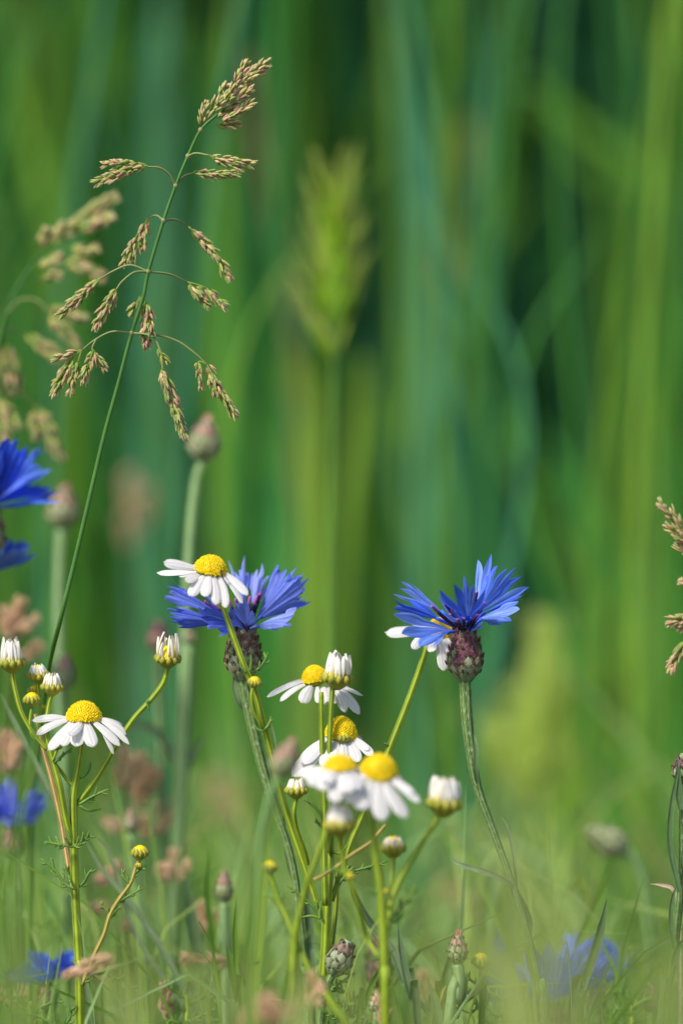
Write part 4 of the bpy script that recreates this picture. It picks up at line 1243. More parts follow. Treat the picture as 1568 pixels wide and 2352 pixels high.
grass_panicle('flowering_grass', 'blurred flowering grass leaning in at the left edge beside the tall sharp one', 'grass',
    [(120, 560), (90, 590), (60, 630), (35, 672), (12, 725), (-5, 800), (-25, 900), (-50, 1100), (-70, 1400)],
    [
        (None, [((92, 570), (108, 522), 24), ((118, 560), (150, 512), 24), ((140, 545), (225, 478), 36), ((190, 500), (268, 452), 36), ((185, 530), (262, 500), 30), ((165, 582), (228, 572), 28), ((90, 612), (145, 590), 24), ((150, 598), (205, 622), 36), ((195, 610), (240, 645), 30), ((92, 640), (142, 632), 24)]),
        ([(12, 725), (45, 690), (85, 690), (110, 715)], [((112, 720), (180, 800), 32), ((118, 705), (200, 735), 26)]),
        ([(-5, 762), (25, 758), (55, 768)], [((62, 770), (145, 828), 32)]),
        ([(-2, 770), (12, 780), (18, 790)], [((16, 795), (32, 905), 50)]),
        ([(-20, 880), (-5, 900), (0, 915)], [((0, 918), (38, 985), 36), ((-5, 960), (20, 1060), 44)]),
        ([(-10, 860), (40, 890), (80, 935)], [((78, 945), (84, 1010), 26), ((92, 940), (140, 1055), 32)]),
    ], .08, 502, lem=(30, 8), culm_r=.1, tint=(0, .8))

grass_panicle('flowering_grass', 'sharp flowering grass at the right edge with only its purple-tan tips in the picture', 'grass',
    [(1600, 1250), (1606, 1350), (1612, 1500), (1618, 1800), (1620, 2200)],
    [
        (None, [((1590, 1238), (1510, 1152), 24), ((1595, 1250), (1526, 1206), 22), ((1600, 1275), (1548, 1222), 24), ((1598, 1290), (1552, 1245), 22), ((1598, 1350), (1560, 1330), 20)]),
        ([(1606, 1350), (1592, 1390), (1580, 1410)], [((1600, 1420), (1529, 1428), 22), ((1590, 1430), (1552, 1444), 16)]),
        ([(1608, 1400), (1595, 1430), (1582, 1460)], [((1580, 1465), (1536, 1544), 26)]),
    ], -.012, 503, lem=(30, 6.5))

tan = [
    ('blurred rosy flowering grass behind the left chamomile, its upright head the pinkest', [(330, 1780), (335, 1900), (345, 2050), (355, 2250)], [((332, 1850), (322, 1730), 46), ((345, 1830), (358, 1760), 36), ((325, 1860), (300, 1800), 34), ((355, 1870), (385, 1830), 26), ((350, 1920), (400, 1860), 30), ((346, 1930), (328, 1870), 30)], .12),
    ('blurred tan flowering grass at the left edge level with the open daisies', [(30, 1460), (20, 1560), (8, 1750), (0, 2000)], [((28, 1480), (50, 1375), 40), ((35, 1450), (92, 1420), 24), ((20, 1470), (8, 1395), 32), ((60, 1500), (100, 1478), 18), ((30, 1510), (95, 1500), 16)], .10),
    ('blurred tan grass spike lying crosswise right of the left chamomile', [(540, 2206), (560, 2260), (575, 2352)], [((532, 2212), (418, 2200), 26)], .05),
    ('near blurred rosy grass spike crossing the thick chamomile stem', [(135, 2275), (128, 2310), (120, 2380)], [((262, 2195), (150, 2245), 34)], -.05),
    ('blurred rosy grass spike standing at the bottom edge right of the left chamomile', [(384, 2330), (386, 2370), (388, 2450)], [((384, 2345), (378, 2258), 38)], .03),
    ('blurred brown grass spike between the small yellow bud and the tan tangle', [(380, 2030), (384, 2100), (388, 2300)], [((384, 2030), (368, 1985), 38)], .07),
    ('blurred brownish grass head left of the single low chamomile bud', [(205, 2020), (212, 2100), (220, 2300)], [((215, 2030), (285, 1990), 34), ((225, 2040), (262, 2000), 26)], .09),
    ('blurred dull brown grass head under the low side branch of the left chamomile', [(285, 2150), (290, 2200), (298, 2352)], [((270, 2140), (300, 2120), 40), ((190, 2090), (250, 2085), 24)], .10),
    ('blurred tan grass spike low in front of the orange-tan tangle of stems', [(262, 1900), (270, 2000), (280, 2200)], [((235, 1880), (285, 1905), 32)], .11),
    ('out of focus yellowish grass heads at the bottom edge before the near chamomile', [(640, 2352), (645, 2420), (650, 2500)], [((640, 2352), (600, 2290), 60), ((650, 2352), (690, 2300), 60), ((600, 2350), (560, 2330), 40)], -.11),
    ('far blurred tan flowering grass behind the bud with the pale straight stem', [(305, 1180), (310, 1300), (320, 1500), (330, 1800)], [((305, 1200), (295, 1080), 40), ((320, 1220), (345, 1120), 34), ((300, 1260), (285, 1180), 34)], .46),
    ('far blurred tan seed head in the pale patch above the broad green blade', [(520, 1850), (525, 1950), (530, 2100)], [((520, 1880), (500, 1780), 80), ((530, 1900), (560, 1820), 60)], .48),
    ('far blurred rosy-tan grass head right of the near chamomile, beyond the pointed leaf', [(1090, 2100), (1100, 2200), (1110, 2350)], [((1110, 2090), (1010, 2030), 60), ((1120, 2110), (1040, 2080), 60)], .32),
    ('near rosy grass spike at the bottom edge under the near chamomile', [(884, 2352), (884, 2400), (884, 2460)], [((884, 2400), (880, 2290), 32)], -.03),
    ('blurred tan seed head at the lower left edge among near blades', [(20, 1760), (24, 1850), (30, 2000)], [((18, 1780), (10, 1680), 40), ((30, 1770), (48, 1700), 36)], .09),
]
for i, (lab, cu, cl, dz) in enumerate(tan):
    grass_panicle('flowering_grass', lab, 'grass', cu, [(None, cl)], dz, 520 + i, lem=(30, 7), mat='spikelet_tan', culm_r=.6, rad=(5, 3.5), dens=.75 if dz < .2 else .38, splay=1.3)

for i, (x, y, h, dz, lab) in enumerate([
    (290, 1800, 90, .10, 'blurred rosy grass tuft left of the pinkest upright grass head'),
    (405, 2010, 60, .09, 'blurred pale tan grass tuft near the foot of the pale straight bud stem'),
    (232, 2240, 50, .06, 'blurred pinkish grass tuft just right of the lowest blue flower at the left'),
    (470, 2130, 60, .08, 'blurred tan grass tuft left of the pale narrow bud'),
    (30, 2300, 60, .05, 'blurred pale green-tan seed tuft in the bottom left corner'),
    (715, 2300, 70, -.06, 'near blurred tan grass tuft right of the broad green blade foot'),
    (980, 2290, 60, .08, 'blurred rosy grass tuft between the near chamomile and the pale opening bud')]):
    grass_panicle('flowering_grass', lab, 'grass', [(x, y), (x + 4, y + 90), (x + 10, y + 260)],
                  [(None, [((x, y), (x - 10 + 6 * (i % 3), y - h), 30), ((x + 3, y + 15), (x + 28, y - h * .6), 22), ((x - 2, y + 20), (x - 30, y - h * .4), 22)])],
                  dz, 600 + i, lem=(26, 6.5), mat='spikelet_tan', culm_r=.6, rad=(4, 3), dens=.7, splay=1.3)

def brome_ear():
    dz = .21
    rng = random.Random(560)
    main = to_ground(path([(768, 420), (770, 560), (771, 700), (770, 790), (768, 900), (764, 1100), (760, 1350), (755, 1600), (750, 1900), (748, 2200)], dz))
    root = thing('brome_grass', 'blurred bright green grass ear with long bristly spikelets standing alone in the centre', 'grass', main[-1])
    mb = MB()
    mb.tube(main, [M(3, dz), M(4, dz), M(5, dz)] + [M(6, dz)] * (len(main) - 3), n=8, k=5, r=.4)
    mb.build('stem', MT['grass_stem'], root)
    for k in range(40):
        s_ = k / 39
        y0 = 830 - 350 * s_
        sd = 1 if k % 2 else -1
        ang = math.radians(rng.uniform(8, 40) * (1 - .5 * s_)) * sd
        if k == 3:
            ang = math.radians(-33)
        L = rng.uniform(115, 165) * (1 - .25 * s_)
        zz = rng.uniform(-.5, .5)
        b = P(769 + rng.uniform(-4, 4), y0, dz)
        d = (RGT * math.sin(ang) + UPV * math.cos(ang) + TOC * zz * .35).normalized()
        mb = MB()
        r0 = rng.uniform(.1, .75) if k != 3 else .98
        for q in range(4):
            o = d + (RGT * rng.uniform(-1, 1) + TOC * rng.uniform(-1, 1)) * .09
            p0 = b + d * M(L * .14 * q, dz)
            p1 = p0 + o.normalized() * M(L * .62, dz)
            mb.lemma(p0, p1, M(10, dz), r=min(1, max(0, r0 + rng.uniform(-.15, .25))), n=6)
            mb.tube([p1 - o.normalized() * M(6, dz), p1 + o.normalized() * M(30, dz), p1 + o.normalized() * M(58, dz) + RGT * sd * M(4, dz)], [M(2, dz), M(1.4, dz), M(.7, dz)], n=4, k=1, r=.9)
        mb.build('spikelet', MT['brome'], root)
brome_ear()

# yellow-green ears far right, out of focus
grass_panicle('brome_grass', 'blurred yellow-green grass ear glowing at the right of the deep blue cornflower', 'grass',
    [(1238, 1790), (1225, 1900), (1215, 2100)], [(None, [((1240, 1790), (1256, 1470), 46), ((1238, 1700), (1285, 1560), 26), ((1236, 1740), (1205, 1610), 26), ((1238, 1800), (1190, 1700), 30)])], .40, 561, mat='lime_ear', lem=(110, 12), dens=1.0, splay=.7)
grass_panicle('brome_grass', 'blurred pale green grass ear drooping toward the nodding bud behind the bending cornflower stem', 'grass',
    [(1225, 1900), (1225, 2000), (1230, 2200)], [(None, [((1222, 1850), (1108, 1655), 40), ((1224, 1860), (1180, 1740), 26), ((1226, 1850), (1270, 1740), 26)])], .44, 562, mat='lime_ear', lem=(90, 11), dens=.9, splay=.7)

# ------------------------------------------------------------------ single blades and leaves of the meadow
def blade(label, pts, w, dz, r, mat='blade', name='grass_blade', cat='grass blade', fold=.2, hint=None, group=None):
    q = to_ground(path(pts, dz))
    q = list(reversed(q))
    root = tag(bpy.data.objects.new(name, None), label, cat, group)
    COL.objects.link(root)
    root.location = q[0]
    root['_loc'] = tuple(q[0])
    mb = MB()
    n = len(q)
    ws = [M(w * (.8 if i < 2 else (1 if i < n * .65 else max(.03, 1 - ((i - n * .65) / (n * .35)) ** 1.4))), dz) for i in range(n)]
    ws[-1] = M(w * .05, dz)
    mb.ribbon(q, ws, hint=hint or (TOC + RGT * .3), fold=fold, k=6, r=r)
    ob = mb.build('leaf', MT[mat], root)
    return root

blade('broad upright green blade left of the main chamomile stem, slightly blurred', [(614, 1880), (606, 1980), (597, 2080), (588, 2200), (580, 2352)], 32, -.03, .8)
blade('thin green blade tip standing left of the broad upright blade', [(543, 2060), (540, 2150), (545, 2260), (560, 2352)], 12, .0, .6)
blade('short curved green blade at the foot of the broad upright blade', [(520, 2170), (535, 2230), (552, 2300), (565, 2352)], 24, .004, .4)
blade('narrow pointed grey-green leaf standing right of the near chamomile stem', [(914, 2120), (922, 2180), (935, 2250), (948, 2300), (960, 2352)], 18, .0, .5, 'corn_leaf', 'leaf_shoot', 'leaf')
blade('grey-green leaf leaning from the pointed leaf down to the bottom edge', [(936, 2236), (955, 2290), (985, 2330), (1010, 2380)], 12, .002, .6, 'corn_leaf', 'leaf_shoot', 'leaf')
blade('long sharp green leaf leaning right at the lower right, before the blurred blue flower', [(1393, 2065), (1380, 2130), (1360, 2200), (1335, 2270), (1310, 2352)], 22, .006, .3, 'corn_leaf', 'leaf_shoot', 'leaf')
blade('blurred green stalk crossing toward the nodding bud at the lower right', [(1415, 1960), (1375, 2060), (1330, 2150), (1270, 2240), (1230, 2320)], 24, .08, .6)
blade('thin blurred blade tip left of the blurred blue flower at the right', [(1158, 2170), (1172, 2230), (1195, 2290), (1215, 2352)], 14, .03, .7)
blade('silvery grass stem slanting behind the left chamomile toward the centre', [(195, 1925), (230, 1990), (290, 2060), (340, 2130), (390, 2210), (430, 2290), (460, 2352)], 14, .03, .9, 'corn_leaf')
blade('second silvery stem beside the slanting one, curving to the bottom', [(215, 1915), (255, 1970), (300, 2110), (330, 2180), (385, 2260), (445, 2340), (470, 2380)], 12, .035, .8, 'corn_leaf')
blade('pale green stem from the left edge to the left chamomile stem', [(0, 1590), (30, 1650), (70, 1730), (100, 1790), (130, 1850), (155, 1910)], 13, .03, .9, 'corn_leaf')
blade('thin upright blade with a pale edge right of the slanting silvery stems', [(480, 1950), (478, 2060), (490, 2180), (500, 2352)], 16, .05, .5)
blade('flat bluish blade curving up behind the slanting stems', [(425, 1990), (440, 2100), (460, 2220), (490, 2352)], 30, .07, .3, 'corn_leaf')
blade('bright green blade at the bottom left of the broad upright one', [(490, 2100), (500, 2200), (505, 2352)], 18, .06, .7)
blade('thin pale stalk curving low at the right of the bending cornflower stem', [(1275, 2070), (1300, 2050), (1325, 2020), (1345, 2060), (1340, 2150), (1330, 2300)], 10, .10, .9)
blade('yellow withered tip pointing left near the leafy stalk at the right edge', [(1492, 2030), (1520, 2033), (1545, 2045), (1556, 2100), (1560, 2250)], 9, .0, 1.0, 'spikelet_tan')
blade('slender green blades rising to the right of the near chamomile foot', [(1035, 2180), (1025, 2240), (1012, 2300), (1005, 2352)], 24, .01, .6)
blade('narrow green blade beside the short chamomile shoot', [(1118, 2245), (1110, 2300), (1105, 2352)], 16, .006, .7)
blade('narrow leaf rising close left of the low grey-green shoots', [(720, 1960), (705, 2060), (712, 2160), (715, 2352)], 20, .012, .4, 'corn_leaf', 'leaf_shoot', 'leaf')
blade('long grey-green leaf from the centre down to the right, under the near daisies', [(800, 2010), (815, 2060), (850, 2120), (900, 2180), (930, 2260), (960, 2330)], 18, .008, .75, 'corn_leaf', 'leaf_shoot', 'leaf')
blade('straight green stem leaning right below the brown scaly bud', [(905, 2180), (880, 2215), (850, 2270), (835, 2320), (820, 2370)], 12, -.01, .4)

# near blades, so close that they only veil the view
near = [
    ('very close blurred green blade veiling the lower left corner', [(60, 1880), (40, 2010), (20, 2180), (0, 2352)], 50, -.42, .45),
    ('very close blurred blade at the left edge, nearest the corner', [(-10, 2000), (10, 2150), (30, 2352)], 60, -.46, .55),
    ('close olive grass stem leaning across the left edge over the blue flower', [(100, 1560), (80, 1700), (45, 1880), (10, 2060), (-20, 2240)], 14, -.10, .3),
    ('very close yellowish blade veiling the bending cornflower stem', [(1190, 1880), (1210, 2020), (1235, 2180), (1250, 2352)], 56, -.44, 1.0),
    ('very close yellowish blade beside the veiled cornflower stem', [(1120, 1960), (1180, 2130), (1240, 2352)], 50, -.46, 1.0),
    ('very close green blade veiling the bottom right corner', [(1500, 2150), (1490, 2250), (1480, 2352)], 60, -.40, .7),
    ('close green blade veiling the petals left of the near daisies', [(660, 1790), (630, 1880), (600, 2000), (585, 2150), (580, 2352)], 22, -.12, .6),
    ('close blurred yellow-green blade leaning left over the bending cornflower stem', [(1110, 1900), (1180, 2030), (1240, 2180), (1280, 2352)], 44, -.30, 1.0),
    ('close blurred yellow-green blade leaning right toward the nodding bud', [(1340, 2020), (1320, 2110), (1290, 2230), (1270, 2352)], 34, -.31, .95),
    ('close blurred yellow-green blade low before the short chamomile shoot', [(1040, 2150), (1110, 2230), (1170, 2352)], 60, -.30, 1.0),
    ('close blurred olive blade low at the bottom right corner', [(1580, 2120), (1530, 2230), (1490, 2352)], 60, -.30, .9),
    ('close blurred green blade leaning to the left edge at the bottom', [(-30, 1960), (-8, 2080), (12, 2210), (30, 2352)], 50, -.31, .6),
    ('close pale blurred blade at the bottom under the near chamomile', [(700, 2230), (690, 2300), (680, 2380)], 50, -.2, 1.0),
]
near += [
    ('close pale blurred blade leaning left in the bottom left corner', [(-30, 2080), (10, 2180), (60, 2352)], 34, -.27, 1.0),
    ('close pale blurred blade upright near the bottom left corner', [(62, 2120), (66, 2220), (72, 2370)], 34, -.29, 1.0),
    ('close pale blurred blade at the bottom edge below the slanting stems', [(250, 2180), (262, 2260), (270, 2370)], 34, -.25, 1.0),
    ('close pale blurred blade at the bottom below the pale narrow bud', [(530, 2190), (540, 2270), (545, 2370)], 34, -.26, 1.0),
    ('close pale blurred blade at the bottom edge in the centre', [(800, 2230), (812, 2290), (816, 2370)], 30, -.24, 1.0),
    ('close yellowish blurred blade low beside the short chamomile shoot', [(1090, 2120), (1120, 2220), (1150, 2370)], 40, -.28, 1.0),
    ('close yellowish blurred blade leaning over the long sharp leaf at the right', [(1420, 2140), (1380, 2230), (1350, 2370)], 36, -.28, 1.0),
    ('close pale blurred blade upright in the bottom right corner', [(1540, 2180), (1545, 2260), (1550, 2370)], 40, -.28, 1.0),
    ('close pale blurred blade at the bottom edge left of the broad green blade', [(440, 2200), (452, 2270), (460, 2352)], 46, -.26, .9),
    ('close pale blurred blade at the bottom edge under the slanting silvery stems', [(330, 2220), (322, 2290), (318, 2370)], 46, -.28, .95),
    ('close yellowish blurred blade at the bottom edge left of the short chamomile shoot', [(980, 2210), (990, 2280), (1000, 2370)], 44, -.27, 1.0),
]
for lab, pts, w, dz, r in near:
    blade(lab, pts, w, dz, r, 'meadow')

# ------------------------------------------------------------------ wheat field behind
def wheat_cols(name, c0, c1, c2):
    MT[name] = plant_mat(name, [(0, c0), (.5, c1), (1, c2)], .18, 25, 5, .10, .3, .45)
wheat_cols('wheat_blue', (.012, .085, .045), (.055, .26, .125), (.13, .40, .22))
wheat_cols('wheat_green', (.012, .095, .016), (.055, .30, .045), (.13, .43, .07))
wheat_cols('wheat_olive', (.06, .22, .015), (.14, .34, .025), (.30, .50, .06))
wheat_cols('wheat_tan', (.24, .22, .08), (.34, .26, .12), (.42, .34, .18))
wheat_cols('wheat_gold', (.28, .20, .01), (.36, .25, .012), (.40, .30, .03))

def wheat(name, label, cat, spec, group=None):
    """spec: [(part name, material, points top->bottom in photo units, width, dz, r)], the first one runs to the soil"""
    root = None
    for k, (pn, mt, pts, w, dz, r) in enumerate(spec):
        dz = dz * 1.25 + .08
        q = path(pts, dz)
        if k == 0:
            q = to_ground(q)
            root = thing(name, label, cat, q[-1], group)
        mb = MB()
        if pn == 'stem':
            mb.tube(q, M(w / 2, dz), n=10, k=4, r=r)
        else:
            q = list(reversed(q))
            n = len(q)
            ws = [M(w * (.5 if mt == WB else .62) * (1 if i < n * .6 else max(.05, 1 - ((i - n * .6) / (n * .4)) ** 1.6)), dz) for i in range(n)]
            mb.ribbon(q, ws, hint=TOC + RGT * .2, fold=.15, k=5, r=r)
            if k == 0 and len(pts) > 4:
                rc = random.Random(int(pts[0][0] * 7 + pts[0][1]))
                for sgn in (-1, 1):
                    m2 = MB()
                    g = [(px_ + sgn * (14 + 46 * j / len(pts)) * rc.uniform(.6, 1.4), py_ + rc.uniform(20, 160) * (1 - j / len(pts))) for j, (px_, py_) in enumerate(pts)]
                    qq = list(reversed(to_ground(path(g, dz + rc.uniform(-.05, .12)))))
                    m2.ribbon(qq, [M(w * .32 * (1 if i < n * .6 else max(.05, 1 - ((i - n * .6) / (n * .4)) ** 1.6)), dz) for i in range(len(qq))], hint=TOC + RGT * .2, fold=.15, k=5, r=max(0, r - rc.uniform(.0, .5)))
                    m2.build('leaf', MT[mt], root)
        mb.build(pn, MT[mt], root)
    return root

WB, WG, WO, WT, WD = 'wheat_blue', 'wheat_green', 'wheat_olive', 'wheat_tan', 'wheat_gold'
def L_(mt, pts, w, dz, r=.6): return ('leaf', mt, pts, w, dz, r)
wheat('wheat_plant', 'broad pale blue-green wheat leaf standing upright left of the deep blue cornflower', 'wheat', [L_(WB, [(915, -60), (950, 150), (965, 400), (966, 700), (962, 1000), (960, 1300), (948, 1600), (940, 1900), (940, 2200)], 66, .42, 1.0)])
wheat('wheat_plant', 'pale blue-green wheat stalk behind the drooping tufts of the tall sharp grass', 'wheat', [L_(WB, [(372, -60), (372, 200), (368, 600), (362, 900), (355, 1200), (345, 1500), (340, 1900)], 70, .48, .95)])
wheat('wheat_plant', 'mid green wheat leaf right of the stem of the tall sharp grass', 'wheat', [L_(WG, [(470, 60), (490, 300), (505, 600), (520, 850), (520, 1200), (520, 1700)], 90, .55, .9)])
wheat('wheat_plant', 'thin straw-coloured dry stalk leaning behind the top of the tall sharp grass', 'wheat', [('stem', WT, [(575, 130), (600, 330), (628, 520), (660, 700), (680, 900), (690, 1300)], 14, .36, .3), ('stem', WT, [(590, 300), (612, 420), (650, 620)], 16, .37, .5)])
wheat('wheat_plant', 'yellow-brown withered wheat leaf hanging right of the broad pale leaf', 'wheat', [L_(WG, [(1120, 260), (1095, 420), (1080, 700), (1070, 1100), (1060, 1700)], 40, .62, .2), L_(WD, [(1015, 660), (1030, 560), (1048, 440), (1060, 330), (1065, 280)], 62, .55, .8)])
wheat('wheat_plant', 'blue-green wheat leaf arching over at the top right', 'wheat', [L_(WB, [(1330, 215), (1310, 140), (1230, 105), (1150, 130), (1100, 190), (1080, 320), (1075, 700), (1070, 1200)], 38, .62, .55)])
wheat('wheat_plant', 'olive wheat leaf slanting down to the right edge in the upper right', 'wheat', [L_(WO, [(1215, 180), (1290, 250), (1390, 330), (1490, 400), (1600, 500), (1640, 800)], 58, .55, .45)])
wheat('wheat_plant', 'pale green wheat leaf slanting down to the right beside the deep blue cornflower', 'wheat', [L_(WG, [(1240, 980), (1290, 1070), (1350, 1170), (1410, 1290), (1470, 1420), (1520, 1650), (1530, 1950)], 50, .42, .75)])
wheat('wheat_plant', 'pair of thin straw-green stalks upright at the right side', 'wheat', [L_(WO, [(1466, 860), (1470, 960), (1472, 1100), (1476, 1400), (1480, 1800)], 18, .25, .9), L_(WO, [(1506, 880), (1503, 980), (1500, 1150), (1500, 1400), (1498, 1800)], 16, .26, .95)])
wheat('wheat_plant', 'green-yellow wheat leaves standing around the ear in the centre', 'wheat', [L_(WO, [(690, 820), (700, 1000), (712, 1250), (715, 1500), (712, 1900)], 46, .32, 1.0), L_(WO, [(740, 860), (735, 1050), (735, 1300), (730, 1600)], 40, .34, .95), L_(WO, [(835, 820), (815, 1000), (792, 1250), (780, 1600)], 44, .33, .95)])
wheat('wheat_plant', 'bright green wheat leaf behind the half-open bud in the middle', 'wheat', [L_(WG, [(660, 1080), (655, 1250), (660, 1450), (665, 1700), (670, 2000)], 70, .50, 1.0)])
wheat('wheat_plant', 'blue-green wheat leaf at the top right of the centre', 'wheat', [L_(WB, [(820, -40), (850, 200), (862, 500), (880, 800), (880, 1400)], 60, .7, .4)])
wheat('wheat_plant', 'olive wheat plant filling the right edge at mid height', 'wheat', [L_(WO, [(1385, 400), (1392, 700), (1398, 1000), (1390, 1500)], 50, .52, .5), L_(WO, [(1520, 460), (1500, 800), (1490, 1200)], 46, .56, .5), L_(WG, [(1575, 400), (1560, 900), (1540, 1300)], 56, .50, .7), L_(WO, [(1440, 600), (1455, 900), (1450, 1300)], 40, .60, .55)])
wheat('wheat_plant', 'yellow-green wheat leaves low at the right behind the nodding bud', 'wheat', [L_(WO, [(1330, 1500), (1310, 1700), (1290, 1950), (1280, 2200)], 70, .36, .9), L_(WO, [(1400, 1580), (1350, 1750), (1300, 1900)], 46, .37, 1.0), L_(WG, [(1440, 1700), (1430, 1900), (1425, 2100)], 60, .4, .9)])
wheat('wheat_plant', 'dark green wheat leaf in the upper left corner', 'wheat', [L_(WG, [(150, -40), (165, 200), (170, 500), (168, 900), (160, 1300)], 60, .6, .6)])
wheat('wheat_plant', 'yellowish olive wheat leaf at the left of the top', 'wheat', [L_(WO, [(60, -40), (85, 60), (90, 140), (110, 400), (120, 900)], 66, .6, .7)])
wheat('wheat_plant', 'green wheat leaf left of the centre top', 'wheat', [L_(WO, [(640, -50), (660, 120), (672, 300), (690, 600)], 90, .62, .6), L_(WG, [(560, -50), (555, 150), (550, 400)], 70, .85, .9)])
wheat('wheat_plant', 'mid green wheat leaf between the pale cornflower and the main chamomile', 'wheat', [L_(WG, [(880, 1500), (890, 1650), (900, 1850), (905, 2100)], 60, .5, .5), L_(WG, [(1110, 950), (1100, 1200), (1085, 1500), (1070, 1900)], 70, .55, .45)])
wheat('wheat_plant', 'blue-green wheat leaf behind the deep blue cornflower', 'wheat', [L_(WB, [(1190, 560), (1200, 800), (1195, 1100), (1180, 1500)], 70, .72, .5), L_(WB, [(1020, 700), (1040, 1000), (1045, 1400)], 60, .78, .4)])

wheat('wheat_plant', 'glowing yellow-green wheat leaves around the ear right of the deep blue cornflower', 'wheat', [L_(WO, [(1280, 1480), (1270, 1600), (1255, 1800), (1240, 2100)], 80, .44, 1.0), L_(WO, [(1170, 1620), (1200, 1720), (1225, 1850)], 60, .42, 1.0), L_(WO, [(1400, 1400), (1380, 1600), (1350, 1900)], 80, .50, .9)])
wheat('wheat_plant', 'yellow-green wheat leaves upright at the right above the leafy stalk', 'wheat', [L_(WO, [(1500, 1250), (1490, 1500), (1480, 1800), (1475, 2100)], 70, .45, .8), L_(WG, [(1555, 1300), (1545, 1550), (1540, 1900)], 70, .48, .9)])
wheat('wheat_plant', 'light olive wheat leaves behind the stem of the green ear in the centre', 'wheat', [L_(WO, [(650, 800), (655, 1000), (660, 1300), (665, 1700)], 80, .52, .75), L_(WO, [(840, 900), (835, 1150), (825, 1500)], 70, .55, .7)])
rngb = random.Random(404)
for i in range(54):
    x = rngb.uniform(-.17, .17)
    y = rngb.uniform(.28, .62)
    if 660 < 784 + x / (S * (1 + y)) < 900 or 1230 < 784 + x / (S * (1 + y)) < 1340:
        x = x + .034
    h = rngb.uniform(.42, .80)
    q = [Vector((x, y, 0)), Vector((x + rngb.uniform(-.01, .01), y, h * .5)), Vector((x + rngb.uniform(-.03, .03), y + .01, h * .85)), Vector((x + rngb.uniform(-.05, .05), y + .02, h))]
    root = tag(bpy.data.objects.new('grass_blade', None), 'thin blurred upright grass blade between the flowers and the wheat', 'grass blade', 'thin blades before the wheat')
    COL.objects.link(root)
    root.location = q[0]
    root['_loc'] = tuple(q[0])
    mb = MB()
    w = rngb.uniform(.0016, .0034)
    mb.ribbon(q, [w, w, w * .7, w * .08], hint=TOC + RGT * rngb.uniform(-.6, .6), fold=.2, k=6, r=rngb.uniform(.3, .95))
    mb.build('leaf', MT[(WB, WG, WO, WO)[i % 4]], root)
rngf = random.Random(77)
def wheat_geo(mb, x, y, h, rng, dim=1.0):
    """one wheat plant: culm and four to five long leaves"""
    lean = Vector((rng.uniform(-.08, .08), rng.uniform(-.08, .08), 0))
    top = Vector((x, y, 0)) + lean * h + Vector((0, 0, h))
    base = Vector((x, y, 0))
    mid = lerp(base, top, .5) - lean * h * .2
    cr = rng.random() * dim  # dim holds colours to the dark end, painting in shade between the stalks
    mb['stem'].tube([base, mid, top], [.0028, .0025, .0016], n=5, k=2, r=cr, cap=False)
    for k in range(5):
        s = .12 + .17 * k + rng.uniform(-.05, .05)
        p = lerp(base, top, min(s, .95))
        th = rng.uniform(0, 6.283)
        d = Vector((math.cos(th), math.sin(th), 0))
        L = rng.uniform(.24, .46)
        up = rng.uniform(.7, 1.0)
        sp = rng.uniform(.15, .55)
        p1 = p + d * L * .22 * sp + Vector((0, 0, L * .45 * up))
        p2 = p + d * L * .50 * sp + Vector((0, 0, L * .76 * up))
        p3 = p + d * L * rng.uniform(.6, 1.1) * sp + Vector((0, 0, L * rng.uniform(.85, 1.1) * up))
        mb['leaf'].ribbon([p, p1, p2, p3], rng.uniform(.004, .011), hint=Vector((-d.y, d.x, .3)), fold=.15, k=3, r=min(1, max(0, cr + rng.uniform(-.25, .25))), cols=2, twist=rng.uniform(-1.5, 1.5))
    if h > .8:
        e = MB.lemma
        for i in range(9):
            q = lerp(top, top + lean * .2 + Vector((0, 0, .08)), i / 9)
            sd = 1 if i % 2 else -1
            mb['stem'].lemma(q, q + Vector((.006 * sd, 0, .016)), .006, r=.8, n=4)

# a few plants of the field copied as individuals in front of the mass
protos = []
def proto_wheat(mt, seed):
    rng = random.Random(seed)
    d = {'stem': MB(), 'leaf': MB()}
    wheat_geo(d, 0, 0, rng.uniform(.72, .95), rng)
    return d, mt
def split_place(mt, seed, x, y, label, group):
    rng = random.Random(seed)
    root = thing('wheat_plant', label, 'wheat', (x, y, 0), group)
    h = rng.uniform(.75, 1.0)
    st = {'stem': MB(), 'leaf': None}
    class Cap(dict):
        pass
    leaves = []
    class LeafSink:
        def ribbon(self, *a, **k):
            m = MB(); m.ribbon(*a, **k); leaves.append(m)
    st['leaf'] = LeafSink()
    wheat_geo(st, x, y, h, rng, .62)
    st['stem'].build('stem', MT[mt], root)
    for m in leaves:
        m.build('leaf', MT[mt], root)
    return root
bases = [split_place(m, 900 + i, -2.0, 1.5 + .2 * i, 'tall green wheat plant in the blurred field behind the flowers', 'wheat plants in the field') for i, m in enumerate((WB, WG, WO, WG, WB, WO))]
def copy_tree(o, parent=None):
    c = o.copy()
    COL.objects.link(c)
    if parent is not None:
        c.parent = parent
    for ch in list(o.children):
        copy_tree(ch, c)
    return c
spots = []
while len(spots) < 190:
    y = rngf.uniform(.42, 1.5)
    hw = .085 * (1 + 1.0 + y) * .75 + .14
    x = rngf.uniform(-hw, hw)
    pxx = 784 + x / (S * (1.3 + y))
    if (1040 < pxx < 1260 or 150 < pxx < 310) and rngf.random() < .85:
        continue
    if all((x - a) ** 2 + (y - b) ** 2 > .0025 for a, b in spots):
        spots.append((x, y))
for i, (x, y) in enumerate(spots):
    src = bases[rngf.randrange(6)]
    o = src if (i < 6 and False) else (bases[i] if i < 6 else copy_tree(src))
    o.location = (x, y + .30, 0)
    o.rotation_euler = (0, 0, rngf.uniform(0, 6.283))

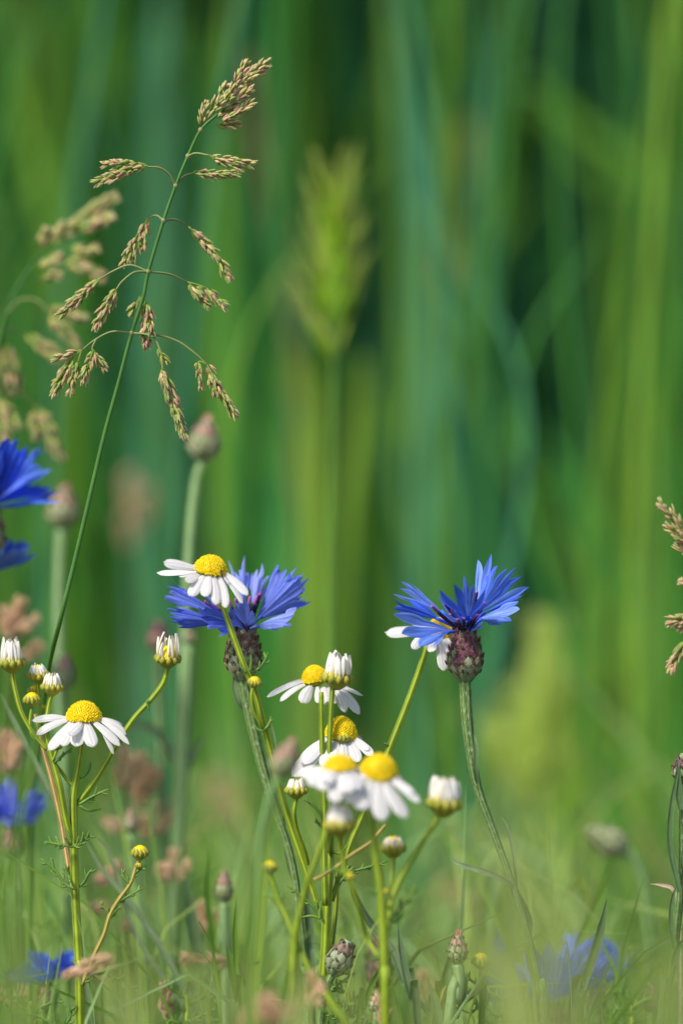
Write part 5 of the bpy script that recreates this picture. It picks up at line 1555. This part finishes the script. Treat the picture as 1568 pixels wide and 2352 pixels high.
def mass(name, label, mts, count, ry, rx, rh, seed):
    rng = random.Random(seed)
    groups = {m: {'stem': MB(), 'leaf': MB()} for m in mts}
    for _ in range(count):
        y = rng.uniform(*ry)
        x = rng.uniform(-rx, rx)
        m = rng.choice(mts)
        wheat_geo(groups[m], x, y, rng.uniform(*rh), rng, .42)  # darker leaf colours stand in for shade deep in the field
    me_all = MB()
    mats, midx = [], []
    for mi, m in enumerate(mts):
        for part in ('stem', 'leaf'):
            g = groups[m][part]
            off = len(me_all.v)
            me_all.v += g.v
            me_all.a += g.a
            me_all.f += [tuple(i + off for i in f) for f in g.f]
            midx += [mi] * len(g.f)
    o = me_all.build(name, MT[mts[0]])
    for m in mts[1:]:
        o.data.materials.append(MT[m])
    o.data.polygons.foreach_set('material_index', midx)
    tag(o, label, None, None, 'stuff')
    return o
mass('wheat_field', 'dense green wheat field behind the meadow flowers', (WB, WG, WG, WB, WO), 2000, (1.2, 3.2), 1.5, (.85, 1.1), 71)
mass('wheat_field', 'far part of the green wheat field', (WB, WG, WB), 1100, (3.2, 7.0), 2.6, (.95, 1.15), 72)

def undergrowth(name, label, count, region, hh, seed, w=(.002, .006), mats=('meadow', 'pale_stem')):
    rng = random.Random(seed)
    gs = [MB() for _ in mats]
    rr0 = .45 if mats[0] == 'meadow' else 0
    for _ in range(count):
        x = rng.uniform(region[0], region[1])
        y = rng.uniform(region[2], region[3])
        h = rng.uniform(*hh)
        th = rng.uniform(0, 6.283)
        d = Vector((math.cos(th), math.sin(th), 0)) * h * rng.uniform(.05, .4)
        b = Vector((x, y, 0))
        g = gs[0] if rng.random() < .7 else gs[-1]
        g.ribbon([b, b + d * .25 + Vector((0, 0, h * .5)), b + d * .6 + Vector((0, 0, h * .85)), b + d + Vector((0, 0, h * rng.uniform(.85, 1)))], rng.uniform(*w), hint=Vector((-d.y, d.x, .1)) + Vector((.01, .01, 0)), fold=.2, k=3, r=rng.uniform(rr0, 1), cols=2, twist=rng.uniform(-1, 1))
    me_all = MB()
    midx = []
    for mi, g in enumerate(gs):
        off = len(me_all.v)
        me_all.v += g.v; me_all.a += g.a
        me_all.f += [tuple(i + off for i in f) for f in g.f]
        midx += [mi] * len(g.f)
    o = me_all.build(name, MT[mats[0]])
    for m in mats[1:]:
        o.data.materials.append(MT[m])
    o.data.polygons.foreach_set('material_index', midx)
    tag(o, label, None, None, 'stuff')
undergrowth('meadow_grass', 'fine green meadow grass around the stems', 2200, (-.5, .5, .30, .95), (.12, .29), 81)
undergrowth('meadow_grass', 'slender grass blades just behind the daisies', 2000, (-.32, .32, .03, .30), (.23, .345), 83, (.0008, .003))
undergrowth('meadow_grass', 'thin straw-coloured stalks among the meadow grass', 260, (-.35, .35, .04, .40), (.20, .345), 84, (.0008, .0016), ('wheat_tan', 'meadow'))
undergrowth('meadow_grass', 'sharp fine grass blades among the chamomile stems', 260, (-.10, .10, -.02, .05), (.27, .355), 85, (.0008, .0022))
undergrowth('meadow_grass', 'short meadow grass in front of the flowers', 500, (-.4, .4, -.5, .02), (.10, .22), 82, (.0015, .004))

for o in COL.objects:
    if o.parent is None and 'category' in o and 'kind' not in o:
        o['kind'] = 'thing'
    if '_loc' in o:
        del o['_loc']
